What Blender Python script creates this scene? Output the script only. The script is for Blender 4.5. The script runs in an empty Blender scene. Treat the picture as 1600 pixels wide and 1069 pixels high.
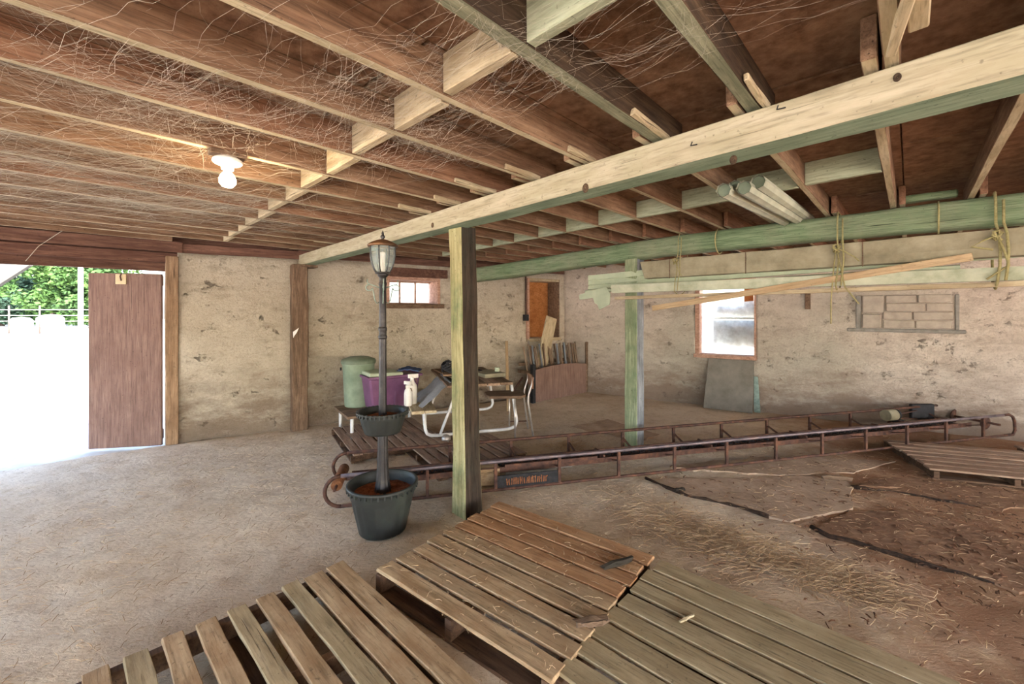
import bpy, bmesh, math, random
from mathutils import Vector as V, Matrix, noise
R = random.Random(7)
S = bpy.context.scene
C = S.collection
PI = math.pi

# ------------------------------------------------------------------ camera
F, HY, CH = 667.0, 485.0, 1.6
cd = bpy.data.cameras.new('camera'); cam = bpy.data.objects.new('camera', cd); C.objects.link(cam)
cd.sensor_width = 36; cd.lens = 36*F/1600; cd.shift_y = -(534.5-HY)/1600; cd.clip_start = .02; cd.clip_end = 400
cam.location = (0, 0, CH); cam.rotation_euler = (PI/2, 0, 0); S.camera = cam

# ------------------------------------------------------------------ sky, sun, exposure
w = bpy.data.worlds.new('sky'); S.world = w; w.use_nodes = True
nt = w.node_tree; bg = nt.nodes['Background']
sky = nt.nodes.new('ShaderNodeTexSky'); sky.sky_type = 'NISHITA'; sky.sun_disc = False
sky.sun_elevation = math.radians(46); sky.sun_rotation = math.radians(135); sky.dust_density = 3.5; sky.air_density = 1.0
nt.links.new(sky.outputs[0], bg.inputs[0]); bg.inputs[1].default_value = 0.42
sl = bpy.data.lights.new('sun', 'SUN'); sun = bpy.data.objects.new('sun', sl); C.objects.link(sun)
sl.energy = 7.0; sl.angle = math.radians(1.5); sl.color = (1, .97, .91)
sun.rotation_euler = V((-.5, .5, -.72)).to_track_quat('-Z', 'Y').to_euler()
S.view_settings.view_transform = 'Standard'; S.view_settings.look = 'None'
S.view_settings.exposure = 2.6; S.view_settings.gamma = 1; S.view_settings.use_curve_mapping = False
S.cycles.use_denoising = True; S.cycles.max_bounces = 10; S.cycles.diffuse_bounces = 7; S.cycles.transparent_max_bounces = 12
S.cycles.sample_clamp_indirect = 6; S.cycles.caustics_reflective = False; S.cycles.caustics_refractive = False
def portal(p0, p1, z0, z1, inside):
    ld = bpy.data.lights.new('portal', 'AREA'); ld.shape = 'RECTANGLE'
    p0, p1 = V(p0).to_3d(), V(p1).to_3d(); ld.size = (p1-p0).length; ld.size_y = z1-z0
    ld.cycles.is_portal = True
    o = bpy.data.objects.new('portal', ld); C.objects.link(o)
    n = V((-(p1-p0).y, (p1-p0).x, 0)).normalized(); c = (p0+p1)/2
    if (V(inside).to_3d()-c).dot(n) < 0: n = -n
    o.location = (c.x, c.y, (z0+z1)/2); o.rotation_euler = n.to_track_quat('-Z', 'Y').to_euler()

# ------------------------------------------------------------------ pixel helpers (photo frame 1600x1069)
def G(px, py, z=0.0):
    Y = F*(CH-z)/(py-HY); return V(((px-800)/F*Y, Y, z))
def D(px, py, Y): return V(((px-800)/F*Y, Y, CH-(py-HY)*Y/F))

# ------------------------------------------------------------------ materials
MATS = {}
def newmat(name):
    m = bpy.data.materials.new(name); m.use_nodes = True; t = m.node_tree
    return m, t, t.nodes['Principled BSDF']
def nd(t, typ, **kw):
    n = t.nodes.new(typ)
    for k, v in kw.items():
        if k in n.inputs.keys() if isinstance(k, str) else False: n.inputs[k].default_value = v
        else: setattr(n, k, v)
    return n
def srgb(c):
    return tuple(((x/255+.055)/1.055)**2.4 if x > 10 else x/255/12.92 for x in c)+(1,)
def ramp(t, fac, stops):
    r = t.nodes.new('ShaderNodeValToRGB'); e = r.color_ramp.elements
    while len(e) < len(stops): e.new(.5)
    for i, (p, c) in enumerate(stops): e[i].position = p; e[i].color = c
    t.links.new(fac, r.inputs[0]); return r
def mixc(t, fac, a, b, mode='MIX'):
    m = t.nodes.new('ShaderNodeMix'); m.data_type = 'RGBA'; m.blend_type = mode
    for sock, v in ((m.inputs[0], fac), (m.inputs[6], a), (m.inputs[7], b)):
        if hasattr(v, 'is_output'): t.links.new(v, sock)
        else: sock.default_value = v
    return m.outputs[2]
def coords(t, scale=(1, 1, 1), obj_rand=True):
    tc = t.nodes.new('ShaderNodeTexCoord'); mp = t.nodes.new('ShaderNodeMapping'); mp.inputs['Scale'].default_value = scale
    src = tc.outputs['Object']
    if obj_rand:
        oi = t.nodes.new('ShaderNodeObjectInfo'); ml = t.nodes.new('ShaderNodeMath'); ml.operation = 'MULTIPLY'; ml.inputs[1].default_value = 37.0
        t.links.new(oi.outputs['Random'], ml.inputs[0]); ad = t.nodes.new('ShaderNodeVectorMath'); ad.operation = 'ADD'
        t.links.new(src, ad.inputs[0]); t.links.new(ml.outputs[0], ad.inputs[1]); src = ad.outputs[0]
    t.links.new(src, mp.inputs[0]); return mp.outputs[0]
def noi(t, vec, scale, detail=6, rough=.6):
    n = t.nodes.new('ShaderNodeTexNoise'); n.inputs['Scale'].default_value = scale; n.inputs['Detail'].default_value = detail; n.inputs['Roughness'].default_value = rough
    t.links.new(vec, n.inputs['Vector']); return n.outputs['Fac']
def bump(t, b, h, strength=.4, dist=.01):
    n = t.nodes.new('ShaderNodeBump'); n.inputs['Strength'].default_value = strength; n.inputs['Distance'].default_value = dist
    t.links.new(h, n.inputs['Height']); t.links.new(n.outputs[0], b.inputs['Normal'])
def randval(t, col, lo, hi):
    oi = t.nodes.new('ShaderNodeObjectInfo'); mr = t.nodes.new('ShaderNodeMapRange'); mr.inputs['To Min'].default_value = lo; mr.inputs['To Max'].default_value = hi
    t.links.new(oi.outputs['Random'], mr.inputs[0]); h = t.nodes.new('ShaderNodeHueSaturation')
    t.links.new(mr.outputs[0], h.inputs['Value']); t.links.new(col, h.inputs['Color']); return h.outputs[0]
def wood(name, dark, mid, light, grain=16, rough=.85, stain=None, stain_amt=.5, var=.15, bmp=.5, stain_scale=2.2, axis='x'):
    m, t, b = newmat(name); sc = lambda a, g: (a, g, g) if axis == 'x' else (g, g, a)
    v = coords(t, sc(1.1, grain)); v1 = coords(t, (1, 1, 1)); vf = coords(t, sc(3.5, grain*4.5)); vc = coords(t, sc(.8, grain*2.2))
    g = noi(t, v, 2.2, 8, .65); r = ramp(t, g, [(.3, srgb(dark)), (.5, srgb(mid)), (.7, srgb(light))]); col = r.outputs[0]
    if stain:
        s = noi(t, v1, stain_scale, 7, .7); sr = ramp(t, s, [(.45, (0, 0, 0, 1)), (.64, (stain_amt,)*3+(1,))])
        col = mixc(t, sr.outputs[0], col, srgb(stain))
    col = randval(t, col, 1-var, 1+var)
    fg = noi(t, vf, 2.0, 4, .6); fr = ramp(t, fg, [(.32, (.5, .5, .5, 1)), (.5, (0, 0, 0, 1))]); col = mixc(t, fr.outputs[0], col, srgb(tuple(x*.72 for x in dark)))
    ck = noi(t, vc, 3.0, 3, .5); cr = ramp(t, ck, [(.27, (.75, .75, .75, 1)), (.33, (0, 0, 0, 1))]); col = mixc(t, cr.outputs[0], col, srgb(tuple(x*.45 for x in dark)))
    sp = noi(t, v1, 45, 3, .6); sr2 = ramp(t, sp, [(.64, (0, 0, 0, 1)), (.72, (.55, .55, .55, 1))]); col = mixc(t, sr2.outputs[0], col, srgb(tuple(x*.5 for x in mid)))
    t.links.new(col, b.inputs['Base Color']); b.inputs['Roughness'].default_value = rough; b.inputs['Specular IOR Level'].default_value = .2
    ad = t.nodes.new('ShaderNodeMath'); ad.operation = 'SUBTRACT'; t.links.new(g, ad.inputs[0]); t.links.new(cr.outputs[0], ad.inputs[1])
    bump(t, b, ad.outputs[0], bmp, .007); MATS[name] = m; return m
def mottled(name, stops, scale=3, rough=.8, metal=0, bmp=.3, spec=.3, detail=7, bscale=None, bdist=.004, orand=True):
    m, t, b = newmat(name); v = coords(t, (1, 1, 1), orand); g = noi(t, v, scale, detail, .65)
    r = ramp(t, g, [(p, srgb(c)) for p, c in stops]); t.links.new(r.outputs[0], b.inputs['Base Color'])
    b.inputs['Roughness'].default_value = rough; b.inputs['Metallic'].default_value = metal; b.inputs['Specular IOR Level'].default_value = spec
    if bmp: bump(t, b, noi(t, v, bscale or scale*3, 5, .6), bmp, bdist)
    MATS[name] = m; return m
wood('joist', (88, 66, 50), (128, 101, 79), (154, 126, 102), 14, stain=(104, 74, 54), stain_amt=.55, var=.10)
wood('joist_red', (100, 72, 54), (138, 103, 80), (160, 126, 102), 14, stain=(118, 82, 60), stain_amt=.45, var=.08)
wood('joist_lit_edge', (156, 142, 112), (188, 174, 144), (206, 194, 164), 10, stain=(164, 148, 116), stain_amt=.5, var=.08)
wood('joist_dark', (46, 36, 28), (78, 62, 48), (104, 86, 66), 18, stain=(40, 32, 26), stain_amt=.5)
wood('joist_dark_lit_edge', (110, 112, 92), (150, 150, 124), (176, 174, 146), 18, stain=(96, 100, 80), stain_amt=.6)  # pale underside of the dark joists, floor bounce put into the colour
wood('beam_face', (150, 140, 116), (172, 162, 138), (188, 178, 156), 9, stain=(158, 152, 124), stain_amt=.55, var=.02, bmp=.25)
wood('beam_green_light', (104, 120, 98), (134, 150, 126), (156, 170, 146), 12, stain=(112, 128, 106), stain_amt=.6, var=.02)
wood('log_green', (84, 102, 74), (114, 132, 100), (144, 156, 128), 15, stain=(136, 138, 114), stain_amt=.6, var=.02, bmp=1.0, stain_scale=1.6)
wood('block_green', (138, 142, 118), (168, 174, 148), (190, 194, 168), 10, stain=(144, 148, 122), var=.06)
wood('block_pale', (152, 134, 106), (190, 174, 144), (208, 194, 164), 10, stain=(158, 138, 108), var=.06)
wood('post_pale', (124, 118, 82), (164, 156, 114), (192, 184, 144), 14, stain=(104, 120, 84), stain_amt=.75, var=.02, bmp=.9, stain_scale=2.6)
wood('post_shade_dark_wood', (34, 28, 24), (58, 48, 40), (84, 70, 58), 16, stain=(60, 60, 52), stain_amt=.6, var=.02, bmp=.8)
wood('post_moss', (112, 120, 92), (144, 152, 120), (172, 178, 146), 14, stain=(104, 122, 92), stain_amt=.7, var=.02, bmp=1.0, stain_scale=3)
wood('post_blue', (96, 100, 104), (134, 140, 148), (166, 172, 180), 18, stain=(80, 84, 90), stain_amt=.6, var=.02, bmp=.9)
wood('old_brown', (82, 64, 50), (118, 96, 78), (146, 122, 100), 12, stain=(92, 74, 58), stain_amt=.6, bmp=.8)
wood('header_wood', (74, 50, 42), (104, 74, 62), (132, 100, 84), 12, stain=(84, 58, 48), stain_amt=.5)
wood('door_wood', (106, 84, 76), (132, 106, 96), (150, 124, 112), 22, stain=(114, 88, 78), stain_amt=.55, var=.02, bmp=.3, axis='z')
wood('jamb_wood', (124, 100, 78), (156, 128, 102), (178, 152, 124), 12, stain=(118, 92, 70), var=.06)
wood('pallet', (138, 114, 84), (172, 146, 114), (192, 168, 134), 9, stain=(146, 112, 78), stain_amt=.6, var=.09, stain_scale=4)
wood('pallet_orange', (136, 100, 70), (172, 132, 96), (192, 154, 116), 9, stain=(150, 104, 68), stain_amt=.6, var=.08, stain_scale=4)
wood('pallet_grey', (134, 116, 88), (164, 146, 114), (184, 166, 134), 9, stain=(140, 122, 90), stain_amt=.6, var=.08, stain_scale=4)
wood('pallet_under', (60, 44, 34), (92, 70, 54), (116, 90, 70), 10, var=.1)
wood('pallet_far', (116, 94, 78), (154, 128, 108), (178, 152, 130), 9, stain=(130, 102, 82), var=.1)
wood('plank_pale', (160, 144, 114), (188, 172, 142), (204, 190, 160), 9, stain=(150, 130, 100), var=.05)
wood('lath', (160, 138, 104), (184, 160, 126), (200, 176, 142), 16, stain=(170, 134, 98), var=.02)
wood('stake', (112, 92, 76), (150, 128, 108), (180, 158, 136), 20, stain=(100, 84, 72), var=.2)
wood('plywood', (150, 96, 54), (182, 122, 72), (200, 142, 90), 6, stain=(156, 96, 52), var=.02)
wood('window_wood', (150, 112, 96), (186, 148, 128), (206, 172, 152), 12, var=.05)
mottled('osb', [(.3, (96, 68, 50)), (.5, (128, 98, 76)), (.7, (150, 120, 96))], 14, .9, bmp=.6, bscale=30)
mottled('rust', [(.3, (52, 36, 32)), (.5, (82, 58, 50)), (.72, (118, 80, 60))], 14, .7, .35, .3)
mottled('rust_blue_sheen', [(.3, (70, 62, 66)), (.5, (108, 98, 104)), (.72, (132, 112, 108))], 10, .5, .5, .2)
mottled('rust_bright', [(.3, (84, 52, 36)), (.5, (118, 76, 50)), (.72, (148, 102, 68))], 40, .85, .1, .5)
mottled('black_metal', [(.3, (20, 20, 22)), (.6, (42, 42, 46)), (.8, (64, 62, 62))], 20, .6, .2, .2)
mottled('pot', [(.3, (30, 31, 31)), (.55, (42, 45, 43)), (.8, (64, 72, 64))], 5, .5, 0, .2, .4, bscale=80, bdist=.001)
mottled('lamp_metal', [(.3, (28, 27, 28)), (.55, (46, 44, 45)), (.8, (82, 76, 72))], 12, .42, .3, .1, .5)
mottled('copper_cap', [(.3, (70, 48, 34)), (.55, (112, 80, 54)), (.8, (150, 112, 78))], 12, .5, .4, .1, .5)
mottled('verdigris', [(.3, (110, 130, 122)), (.7, (160, 178, 168))], 20, .6, .2, .1)
mottled('soil', [(.3, (84, 46, 30)), (.5, (134, 76, 50)), (.7, (168, 108, 76))], 40, .95, bmp=1, bscale=70, bdist=.015)
mottled('white_tube', [(.3, (196, 192, 188)), (.6, (226, 224, 222)), (.75, (240, 238, 236))], 8, .45, 0, .05, .5)
mottled('chrome', [(.3, (150, 140, 132)), (.7, (206, 200, 194))], 9, .3, .6, .05, .5)
mottled('white_plastic', [(.3, (212, 206, 196)), (.7, (238, 234, 226))], 8, .5, 0, .05, .4)
mottled('purple', [(.3, (98, 62, 92)), (.6, (120, 80, 112)), (.8, (140, 102, 132))], 4, .55, 0, .1, .3)
mottled('bin_green', [(.3, (108, 124, 104)), (.6, (138, 154, 132)), (.8, (160, 172, 150))], 5, .55, 0, .1, .4)
mottled('bin_lid', [(.3, (84, 98, 80)), (.6, (112, 122, 102)), (.8, (134, 140, 120))], 5, .6, 0, .1, .4)
mottled('blue_cloth', [(.3, (40, 54, 84)), (.7, (82, 98, 134))], 9, .9, bmp=.6)
mottled('grey_tarp', [(.3, (112, 112, 112)), (.6, (142, 142, 144)), (.8, (160, 160, 164))], 5, .8, bmp=.5)
mottled('black_rubber', [(.3, (22, 22, 24)), (.7, (52, 50, 52))], 9, .8, bmp=.4)
mottled('cardboard', [(.3, (122, 114, 92)), (.5, (146, 138, 114)), (.72, (166, 158, 134))], 6, .85, bmp=.5, bscale=9, bdist=.015)
mottled('siding', [(.3, (156, 166, 140)), (.55, (178, 188, 160)), (.8, (194, 202, 178))], 5, .55, bmp=.1, spec=.4)
mottled('trim_white', [(.3, (150, 156, 130)), (.5, (180, 184, 160)), (.75, (200, 204, 182))], 7, .6, bmp=.2)
mottled('downspout', [(.3, (150, 152, 134)), (.55, (174, 176, 156)), (.8, (192, 194, 176))], 5, .5, bmp=.1)
mottled('rope', [(.3, (134, 126, 84)), (.7, (178, 168, 120))], 60, .95, bmp=.8, bscale=150)
mottled('panel_grey', [(.3, (112, 106, 96)), (.55, (130, 124, 114)), (.8, (144, 136, 126))], 5, .85, bmp=.2)
mottled('paper', [(.3, (214, 206, 196)), (.7, (236, 230, 222))], 9, .8, bmp=.2)
mottled('tag', [(.3, (196, 176, 140)), (.7, (214, 198, 164))], 9, .8, bmp=.1)
mottled('block', [(.3, (158, 148, 134)), (.55, (178, 168, 154)), (.8, (196, 188, 174))], 9, .95, bmp=.7, bscale=40)
mottled('mortar', [(.3, (120, 118, 112)), (.7, (158, 154, 146))], 12, .95, bmp=.5)
mottled('slab', [(.3, (150, 126, 106)), (.5, (172, 148, 126)), (.72, (192, 168, 146))], 5, .95, bmp=.8, bscale=22, bdist=.012)
mottled('slab_red', [(.3, (108, 80, 60)), (.5, (136, 104, 80)), (.72, (158, 126, 100))], 5, .95, bmp=.8, bscale=22, bdist=.012)
mottled('gap_shade', [(.3, (38, 28, 22)), (.55, (62, 46, 36)), (.8, (92, 70, 54))], 30, .95, bmp=1, bscale=60, bdist=.01)
mottled('straw', [(.3, (144, 116, 88)), (.5, (176, 148, 114)), (.7, (200, 174, 142))], 3, .9, bmp=0)
mottled('bark_bits', [(.3, (66, 44, 32)), (.7, (120, 86, 62))], 9, .95, bmp=.4)
mottled('web', [(.3, (170, 162, 146)), (.7, (200, 192, 176))], 3, .9, bmp=0)
mottled('gravel', [(.3, (176, 168, 156)), (.5, (204, 196, 184)), (.7, (222, 214, 202))], 2, .95, bmp=.4, bscale=30, orand=False)
mottled('leaf', [(.3, (22, 44, 18)), (.5, (42, 70, 28)), (.7, (72, 100, 42))], .8, .8, bmp=0)
mottled('leaf_blue', [(.3, (20, 40, 32)), (.5, (36, 60, 46)), (.7, (60, 86, 64))], .8, .8, bmp=0)
mottled('bark', [(.3, (50, 44, 42)), (.7, (84, 74, 70))], 6, .9, bmp=.4)
mottled('white_wrap', [(.3, (232, 232, 230)), (.7, (246, 246, 244))], 4, .5, bmp=.2)
mottled('wire', [(.3, (120, 120, 118)), (.7, (160, 160, 156))], 6, .5, .5, 0)
mottled('porcelain', [(.3, (228, 226, 220)), (.7, (244, 242, 238))], 6, .3, 0, 0, .5)
mottled('eave_grey', [(.3, (66, 64, 60)), (.7, (88, 86, 80))], 6, .9, bmp=.2)

def wall_mat(name, light, mid, dark, stain, low, tint):
    m, t, b = newmat(name); v = coords(t, (1, 1, 1), False); vs = coords(t, (.6, .6, 1.6), False)
    n1 = noi(t, v, 1.6, 9, .72); r = ramp(t, n1, [(.32, srgb(mid)), (.5, srgb(light)), (.68, srgb(mid))]); col = r.outputs[0]
    nl_ = noi(t, v, .45, 4, .6); rl = ramp(t, nl_, [(.45, (0, 0, 0, 1)), (.65, (.6, .6, .6, 1))]); col = mixc(t, rl.outputs[0], col, srgb(tint))
    n2 = noi(t, vs, 3.2, 10, .78); r2 = ramp(t, n2, [(.50, (0, 0, 0, 1)), (.68, (.8, .8, .8, 1))]); col = mixc(t, r2.outputs[0], col, srgb(dark))
    vk = coords(t, (1, 1, 1.3), False); n4 = noi(t, vk, 5, 12, .82); r4 = ramp(t, n4, [(.585, (0, 0, 0, 1)), (.70, (.85, .85, .85, 1))]); col = mixc(t, r4.outputs[0], col, srgb(stain))
    n6 = noi(t, v, 40, 5, .7); r6 = ramp(t, n6, [(.35, (.35, .35, .35, 1)), (.5, (0, 0, 0, 1))]); col = mixc(t, r6.outputs[0], col, srgb(dark))
    # splash dirt low on the wall, patchy
    sx = t.nodes.new('ShaderNodeSeparateXYZ'); tc = t.nodes.new('ShaderNodeTexCoord'); t.links.new(tc.outputs['Object'], sx.inputs[0])
    mr = t.nodes.new('ShaderNodeMapRange'); mr.inputs['From Min'].default_value = 1.45; mr.inputs['From Max'].default_value = .0; t.links.new(sx.outputs['Z'], mr.inputs[0])
    n3 = noi(t, vs, 3.4, 9, .76); mu = t.nodes.new('ShaderNodeMath'); mu.operation = 'MULTIPLY'; t.links.new(mr.outputs[0], mu.inputs[0]); t.links.new(n3, mu.inputs[1])
    r3 = ramp(t, mu.outputs[0], [(.22, (0, 0, 0, 1)), (.44, (.8, .8, .8, 1))]); col = mixc(t, r3.outputs[0], col, srgb(low))
    t.links.new(col, b.inputs['Base Color']); b.inputs['Roughness'].default_value = .95; b.inputs['Specular IOR Level'].default_value = .1
    mx = t.nodes.new('ShaderNodeMath'); mx.operation = 'SUBTRACT'; t.links.new(noi(t, v, 9, 9, .75), mx.inputs[0]); t.links.new(r4.outputs[0], mx.inputs[1])
    bump(t, b, mx.outputs[0], 1.0, .045); MATS[name] = m
wall_mat('wall_lime', (208, 198, 180), (186, 174, 154), (148, 132, 112), (96, 80, 64), (118, 100, 84), (178, 168, 148))
wall_mat('wall_pink', (222, 210, 196), (202, 188, 174), (164, 148, 132), (104, 90, 76), (142, 120, 104), (182, 178, 160))

def floor_mat():
    m, t, b = newmat('dirt'); v = coords(t, (1, 1, 1), False)
    a = noi(t, v, .8, 8, .7); r = ramp(t, a, [(.3, srgb((192, 170, 144))), (.5, srgb((214, 196, 172))), (.7, srgb((228, 213, 192)))]); col = r.outputs[0]
    # the red-brown manure and bark litter of the right-hand side
    sx = t.nodes.new('ShaderNodeSeparateXYZ'); t.links.new(v, sx.inputs[0])
    mr = t.nodes.new('ShaderNodeMapRange'); mr.inputs['From Min'].default_value = -.3; mr.inputs['From Max'].default_value = 2.6; my = t.nodes.new('ShaderNodeMath'); my.operation = 'MULTIPLY_ADD'; my.inputs[1].default_value = -.6; t.links.new(sx.outputs['Y'], my.inputs[0]); t.links.new(sx.outputs['X'], my.inputs[2]); t.links.new(my.outputs[0], mr.inputs[0])
    ad = t.nodes.new('ShaderNodeMath'); ad.operation = 'MULTIPLY_ADD'; t.links.new(noi(t, v, 1.4, 6, .7), ad.inputs[0]); ad.inputs[1].default_value = 1.1; t.links.new(mr.outputs[0], ad.inputs[2])
    r1 = ramp(t, ad.outputs[0], [(.62, (0, 0, 0, 1)), (1.0, (.85, .85, .85, 1))]); col = mixc(t, r1.outputs[0], col, srgb((146, 102, 72)))
    vs = coords(t, (1, 2.2, 1), False)
    n = noi(t, vs, 26, 6, .7); r2 = ramp(t, n, [(.30, (.7, .7, .7, 1)), (.44, (0, 0, 0, 1))]); col = mixc(t, r2.outputs[0], col, srgb((132, 108, 88)))
    n5 = noi(t, vs, 55, 3, .6); r5 = ramp(t, n5, [(.66, (0, 0, 0, 1)), (.72, (.7, .7, .7, 1))]); col = mixc(t, r5.outputs[0], col, srgb((220, 204, 180)))
    t.links.new(col, b.inputs['Base Color']); b.inputs['Roughness'].default_value = .97; b.inputs['Specular IOR Level'].default_value = .08
    n7 = noi(t, v, 8, 9, .75); r7 = ramp(t, n7, [(.34, (.5, .5, .5, 1)), (.48, (0, 0, 0, 1))]); col = mixc(t, r7.outputs[0], col, srgb((162, 136, 110)))
    n8 = noi(t, v, 2.6, 8, .75); r8 = ramp(t, n8, [(.52, (0, 0, 0, 1)), (.7, (.6, .6, .6, 1))]); col = mixc(t, r8.outputs[0], col, srgb((190, 164, 132)))
    t.links.new(col, b.inputs['Base Color'])
    mx = t.nodes.new('ShaderNodeMath'); mx.operation = 'MULTIPLY_ADD'; t.links.new(n7, mx.inputs[0]); mx.inputs[1].default_value = 1.6; t.links.new(n, mx.inputs[2])
    bump(t, b, mx.outputs[0], .6, .018); MATS['dirt'] = m
floor_mat()
def glassmat(name, tint, alpha, rough=.1):
    m, t, b = newmat(name); t.nodes.remove(b); out = t.nodes['Material Output']
    tr = t.nodes.new('ShaderNodeBsdfTransparent'); tr.inputs[0].default_value = (1, 1, 1, 1)
    df = t.nodes.new('ShaderNodeBsdfPrincipled'); df.inputs['Base Color'].default_value = tint; df.inputs['Roughness'].default_value = rough
    mx = t.nodes.new('ShaderNodeMixShader'); mx.inputs[0].default_value = alpha
    t.links.new(tr.outputs[0], mx.inputs[1]); t.links.new(df.outputs[0], mx.inputs[2]); t.links.new(mx.outputs[0], out.inputs[0]); MATS[name] = m
glassmat('glass', (.75, .82, .82, 1), .25)
glassmat('lantern_glass', (.5, .62, .6, 1), .28)
glassmat('dusty_glass', (.8, .8, .82, 1), .35, .6)
def plasticmat():
    m, t, b = newmat('plastic_film'); t.nodes.remove(b); out = t.nodes['Material Output']
    tr = t.nodes.new('ShaderNodeBsdfTransparent'); tl = t.nodes.new('ShaderNodeBsdfTranslucent'); tl.inputs[0].default_value = (.82, .92, .93, 1)
    gl = t.nodes.new('ShaderNodeBsdfPrincipled'); gl.inputs['Base Color'].default_value = (.8, .9, .9, 1); gl.inputs['Roughness'].default_value = .2
    m1 = t.nodes.new('ShaderNodeMixShader'); m1.inputs[0].default_value = .35; t.links.new(tl.outputs[0], m1.inputs[1]); t.links.new(gl.outputs[0], m1.inputs[2])
    m2 = t.nodes.new('ShaderNodeMixShader'); v = coords(t, (1, 1, 1)); r = ramp(t, noi(t, v, 5, 4), [(.35, (.45,)*3+(1,)), (.65, (.92,)*3+(1,))])
    t.links.new(r.outputs[0], m2.inputs[0]); t.links.new(tr.outputs[0], m2.inputs[1]); t.links.new(m1.outputs[0], m2.inputs[2]); t.links.new(m2.outputs[0], out.inputs[0]); MATS['plastic_film'] = m
plasticmat()
def bulbmat():
    m, t, b = newmat('bulb_glow'); b.inputs['Emission Color'].default_value = (1, .76, .46, 1); b.inputs['Emission Strength'].default_value = 50; b.inputs['Base Color'].default_value = (1, .9, .8, 1); MATS['bulb_glow'] = m
bulbmat()

# ------------------------------------------------------------------ mesh helpers
class MB:
    def __init__(s): s.v = []; s.f = []; s.mi = []; s.sm = []
    def add(s, vs, fs, mi=0, sm=False):
        o = len(s.v); s.v += [V(x) for x in vs]
        for f in fs: s.f.append([o+i for i in f]); s.mi.append(mi); s.sm.append(sm)
    def box(s, c, d, M=None, mi=0):
        c = V(c); hx, hy, hz = d[0]/2, d[1]/2, d[2]/2
        vs = [c+V((x*hx, y*hy, z*hz)) for z in (-1, 1) for x, y in ((-1, -1), (1, -1), (1, 1), (-1, 1))]
        if M: vs = [M @ p for p in vs]
        s.add(vs, [(3, 2, 1, 0), (4, 5, 6, 7), (0, 1, 5, 4), (1, 2, 6, 5), (2, 3, 7, 6), (3, 0, 4, 7)], mi)
    def hexa(s, b4, t4, mi=0):
        s.add(list(b4)+list(t4), [(3, 2, 1, 0), (4, 5, 6, 7), (0, 1, 5, 4), (1, 2, 6, 5), (2, 3, 7, 6), (3, 0, 4, 7)], mi)
    def bar(s, p0, p1, w, h, up=(0, 0, 1), mi=0):
        s.box(((V(p1)-V(p0)).length/2, 0, 0), ((V(p1)-V(p0)).length, w, h), frame(p0, p1, up), mi)
    def tube(s, pts, r, n=8, mi=0, cap=True, closed=False):
        pts = [V(p) for p in pts]; rs = r if isinstance(r, (list, tuple)) else [r]*len(pts); vs = []; m = len(pts); prev = None
        for i, p in enumerate(pts):
            a = pts[(i-1) % m] if closed or i else pts[0]; b = pts[(i+1) % m] if closed or i < m-1 else pts[-1]
            t = (b-a).normalized()
            if prev is None:
                u = t.cross(V((0, 0, 1)));  u = u if u.length > .05 else t.cross(V((1, 0, 0)))
            else: u = prev-t*prev.dot(t)
            u.normalize(); prev = u; q = t.cross(u)
            vs += [p+(u*math.cos(k*2*PI/n)+q*math.sin(k*2*PI/n))*rs[i] for k in range(n)]
        fs = [(i*n+k, i*n+(k+1) % n, ((i+1) % m)*n+(k+1) % n, ((i+1) % m)*n+k) for i in range(m if closed else m-1) for k in range(n)]
        s.add(vs, fs, mi, True)
        if cap and not closed:
            o = len(s.v)-len(vs); s.f += [[o+k for k in range(n)][::-1], [o+(m-1)*n+k for k in range(n)]]; s.mi += [mi, mi]; s.sm += [False, False]
    def lathe(s, prof, n=24, c=(0, 0, 0), mi=0, mod=None, sm=True):
        c = V(c); vs = []
        for r, z in prof:
            for k in range(n):
                a = 2*PI*k/n; rr = r*(mod(k, z) if mod else 1); vs.append(c+V((rr*math.cos(a), rr*math.sin(a), z)))
        s.add(vs, [(i*n+k, i*n+(k+1) % n, (i+1)*n+(k+1) % n, (i+1)*n+k) for i in range(len(prof)-1) for k in range(n)], mi, sm)
    def sheet(s, grid, mi=0, th=0.0, nrm=None, sm=True):
        nu, nv = len(grid), len(grid[0]); vs = [p for row in grid for p in row]
        fs = [(i*nv+j, i*nv+j+1, (i+1)*nv+j+1, (i+1)*nv+j) for i in range(nu-1) for j in range(nv-1)]
        s.add(vs, fs, mi, sm)
        if th:
            n = V(nrm)*th; s.add([p+n for p in vs], [f[::-1] for f in fs], mi, sm)
            rim = [(i, 0) for i in range(nu)]+[(nu-1, j) for j in range(1, nv)]+[(i, nv-1) for i in range(nu-2, -1, -1)]+[(0, j) for j in range(nv-2, 0, -1)]
            a = [grid[i][j] for i, j in rim]; k = len(a)
            s.add(a+[p+n for p in a], [(i, (i+1) % k, k+(i+1) % k, k+i) for i in range(k)], mi)
    def prism(s, poly, z0, z1, mi=0):
        k = len(poly); s.add([V((p[0], p[1], z0)) for p in poly]+[V((p[0], p[1], z1)) for p in poly],
            [list(range(k))[::-1], list(range(k, 2*k))]+[(i, (i+1) % k, k+(i+1) % k, k+i) for i in range(k)], mi)
def frame(p0, p1, up=(0, 0, 1)):
    p0, p1 = V(p0), V(p1); x = (p1-p0).normalized(); y = V(up).cross(x)
    if y.length < 1e-4: y = V((0, 1, 0)).cross(x) if abs(x.y) < .9 else V((1, 0, 0)).cross(x)
    y.normalize(); z = x.cross(y)
    return Matrix(((x.x, y.x, z.x, p0.x), (x.y, y.y, z.y, p0.y), (x.z, y.z, z.z, p0.z), (0, 0, 0, 1)))
WM = {}
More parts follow.
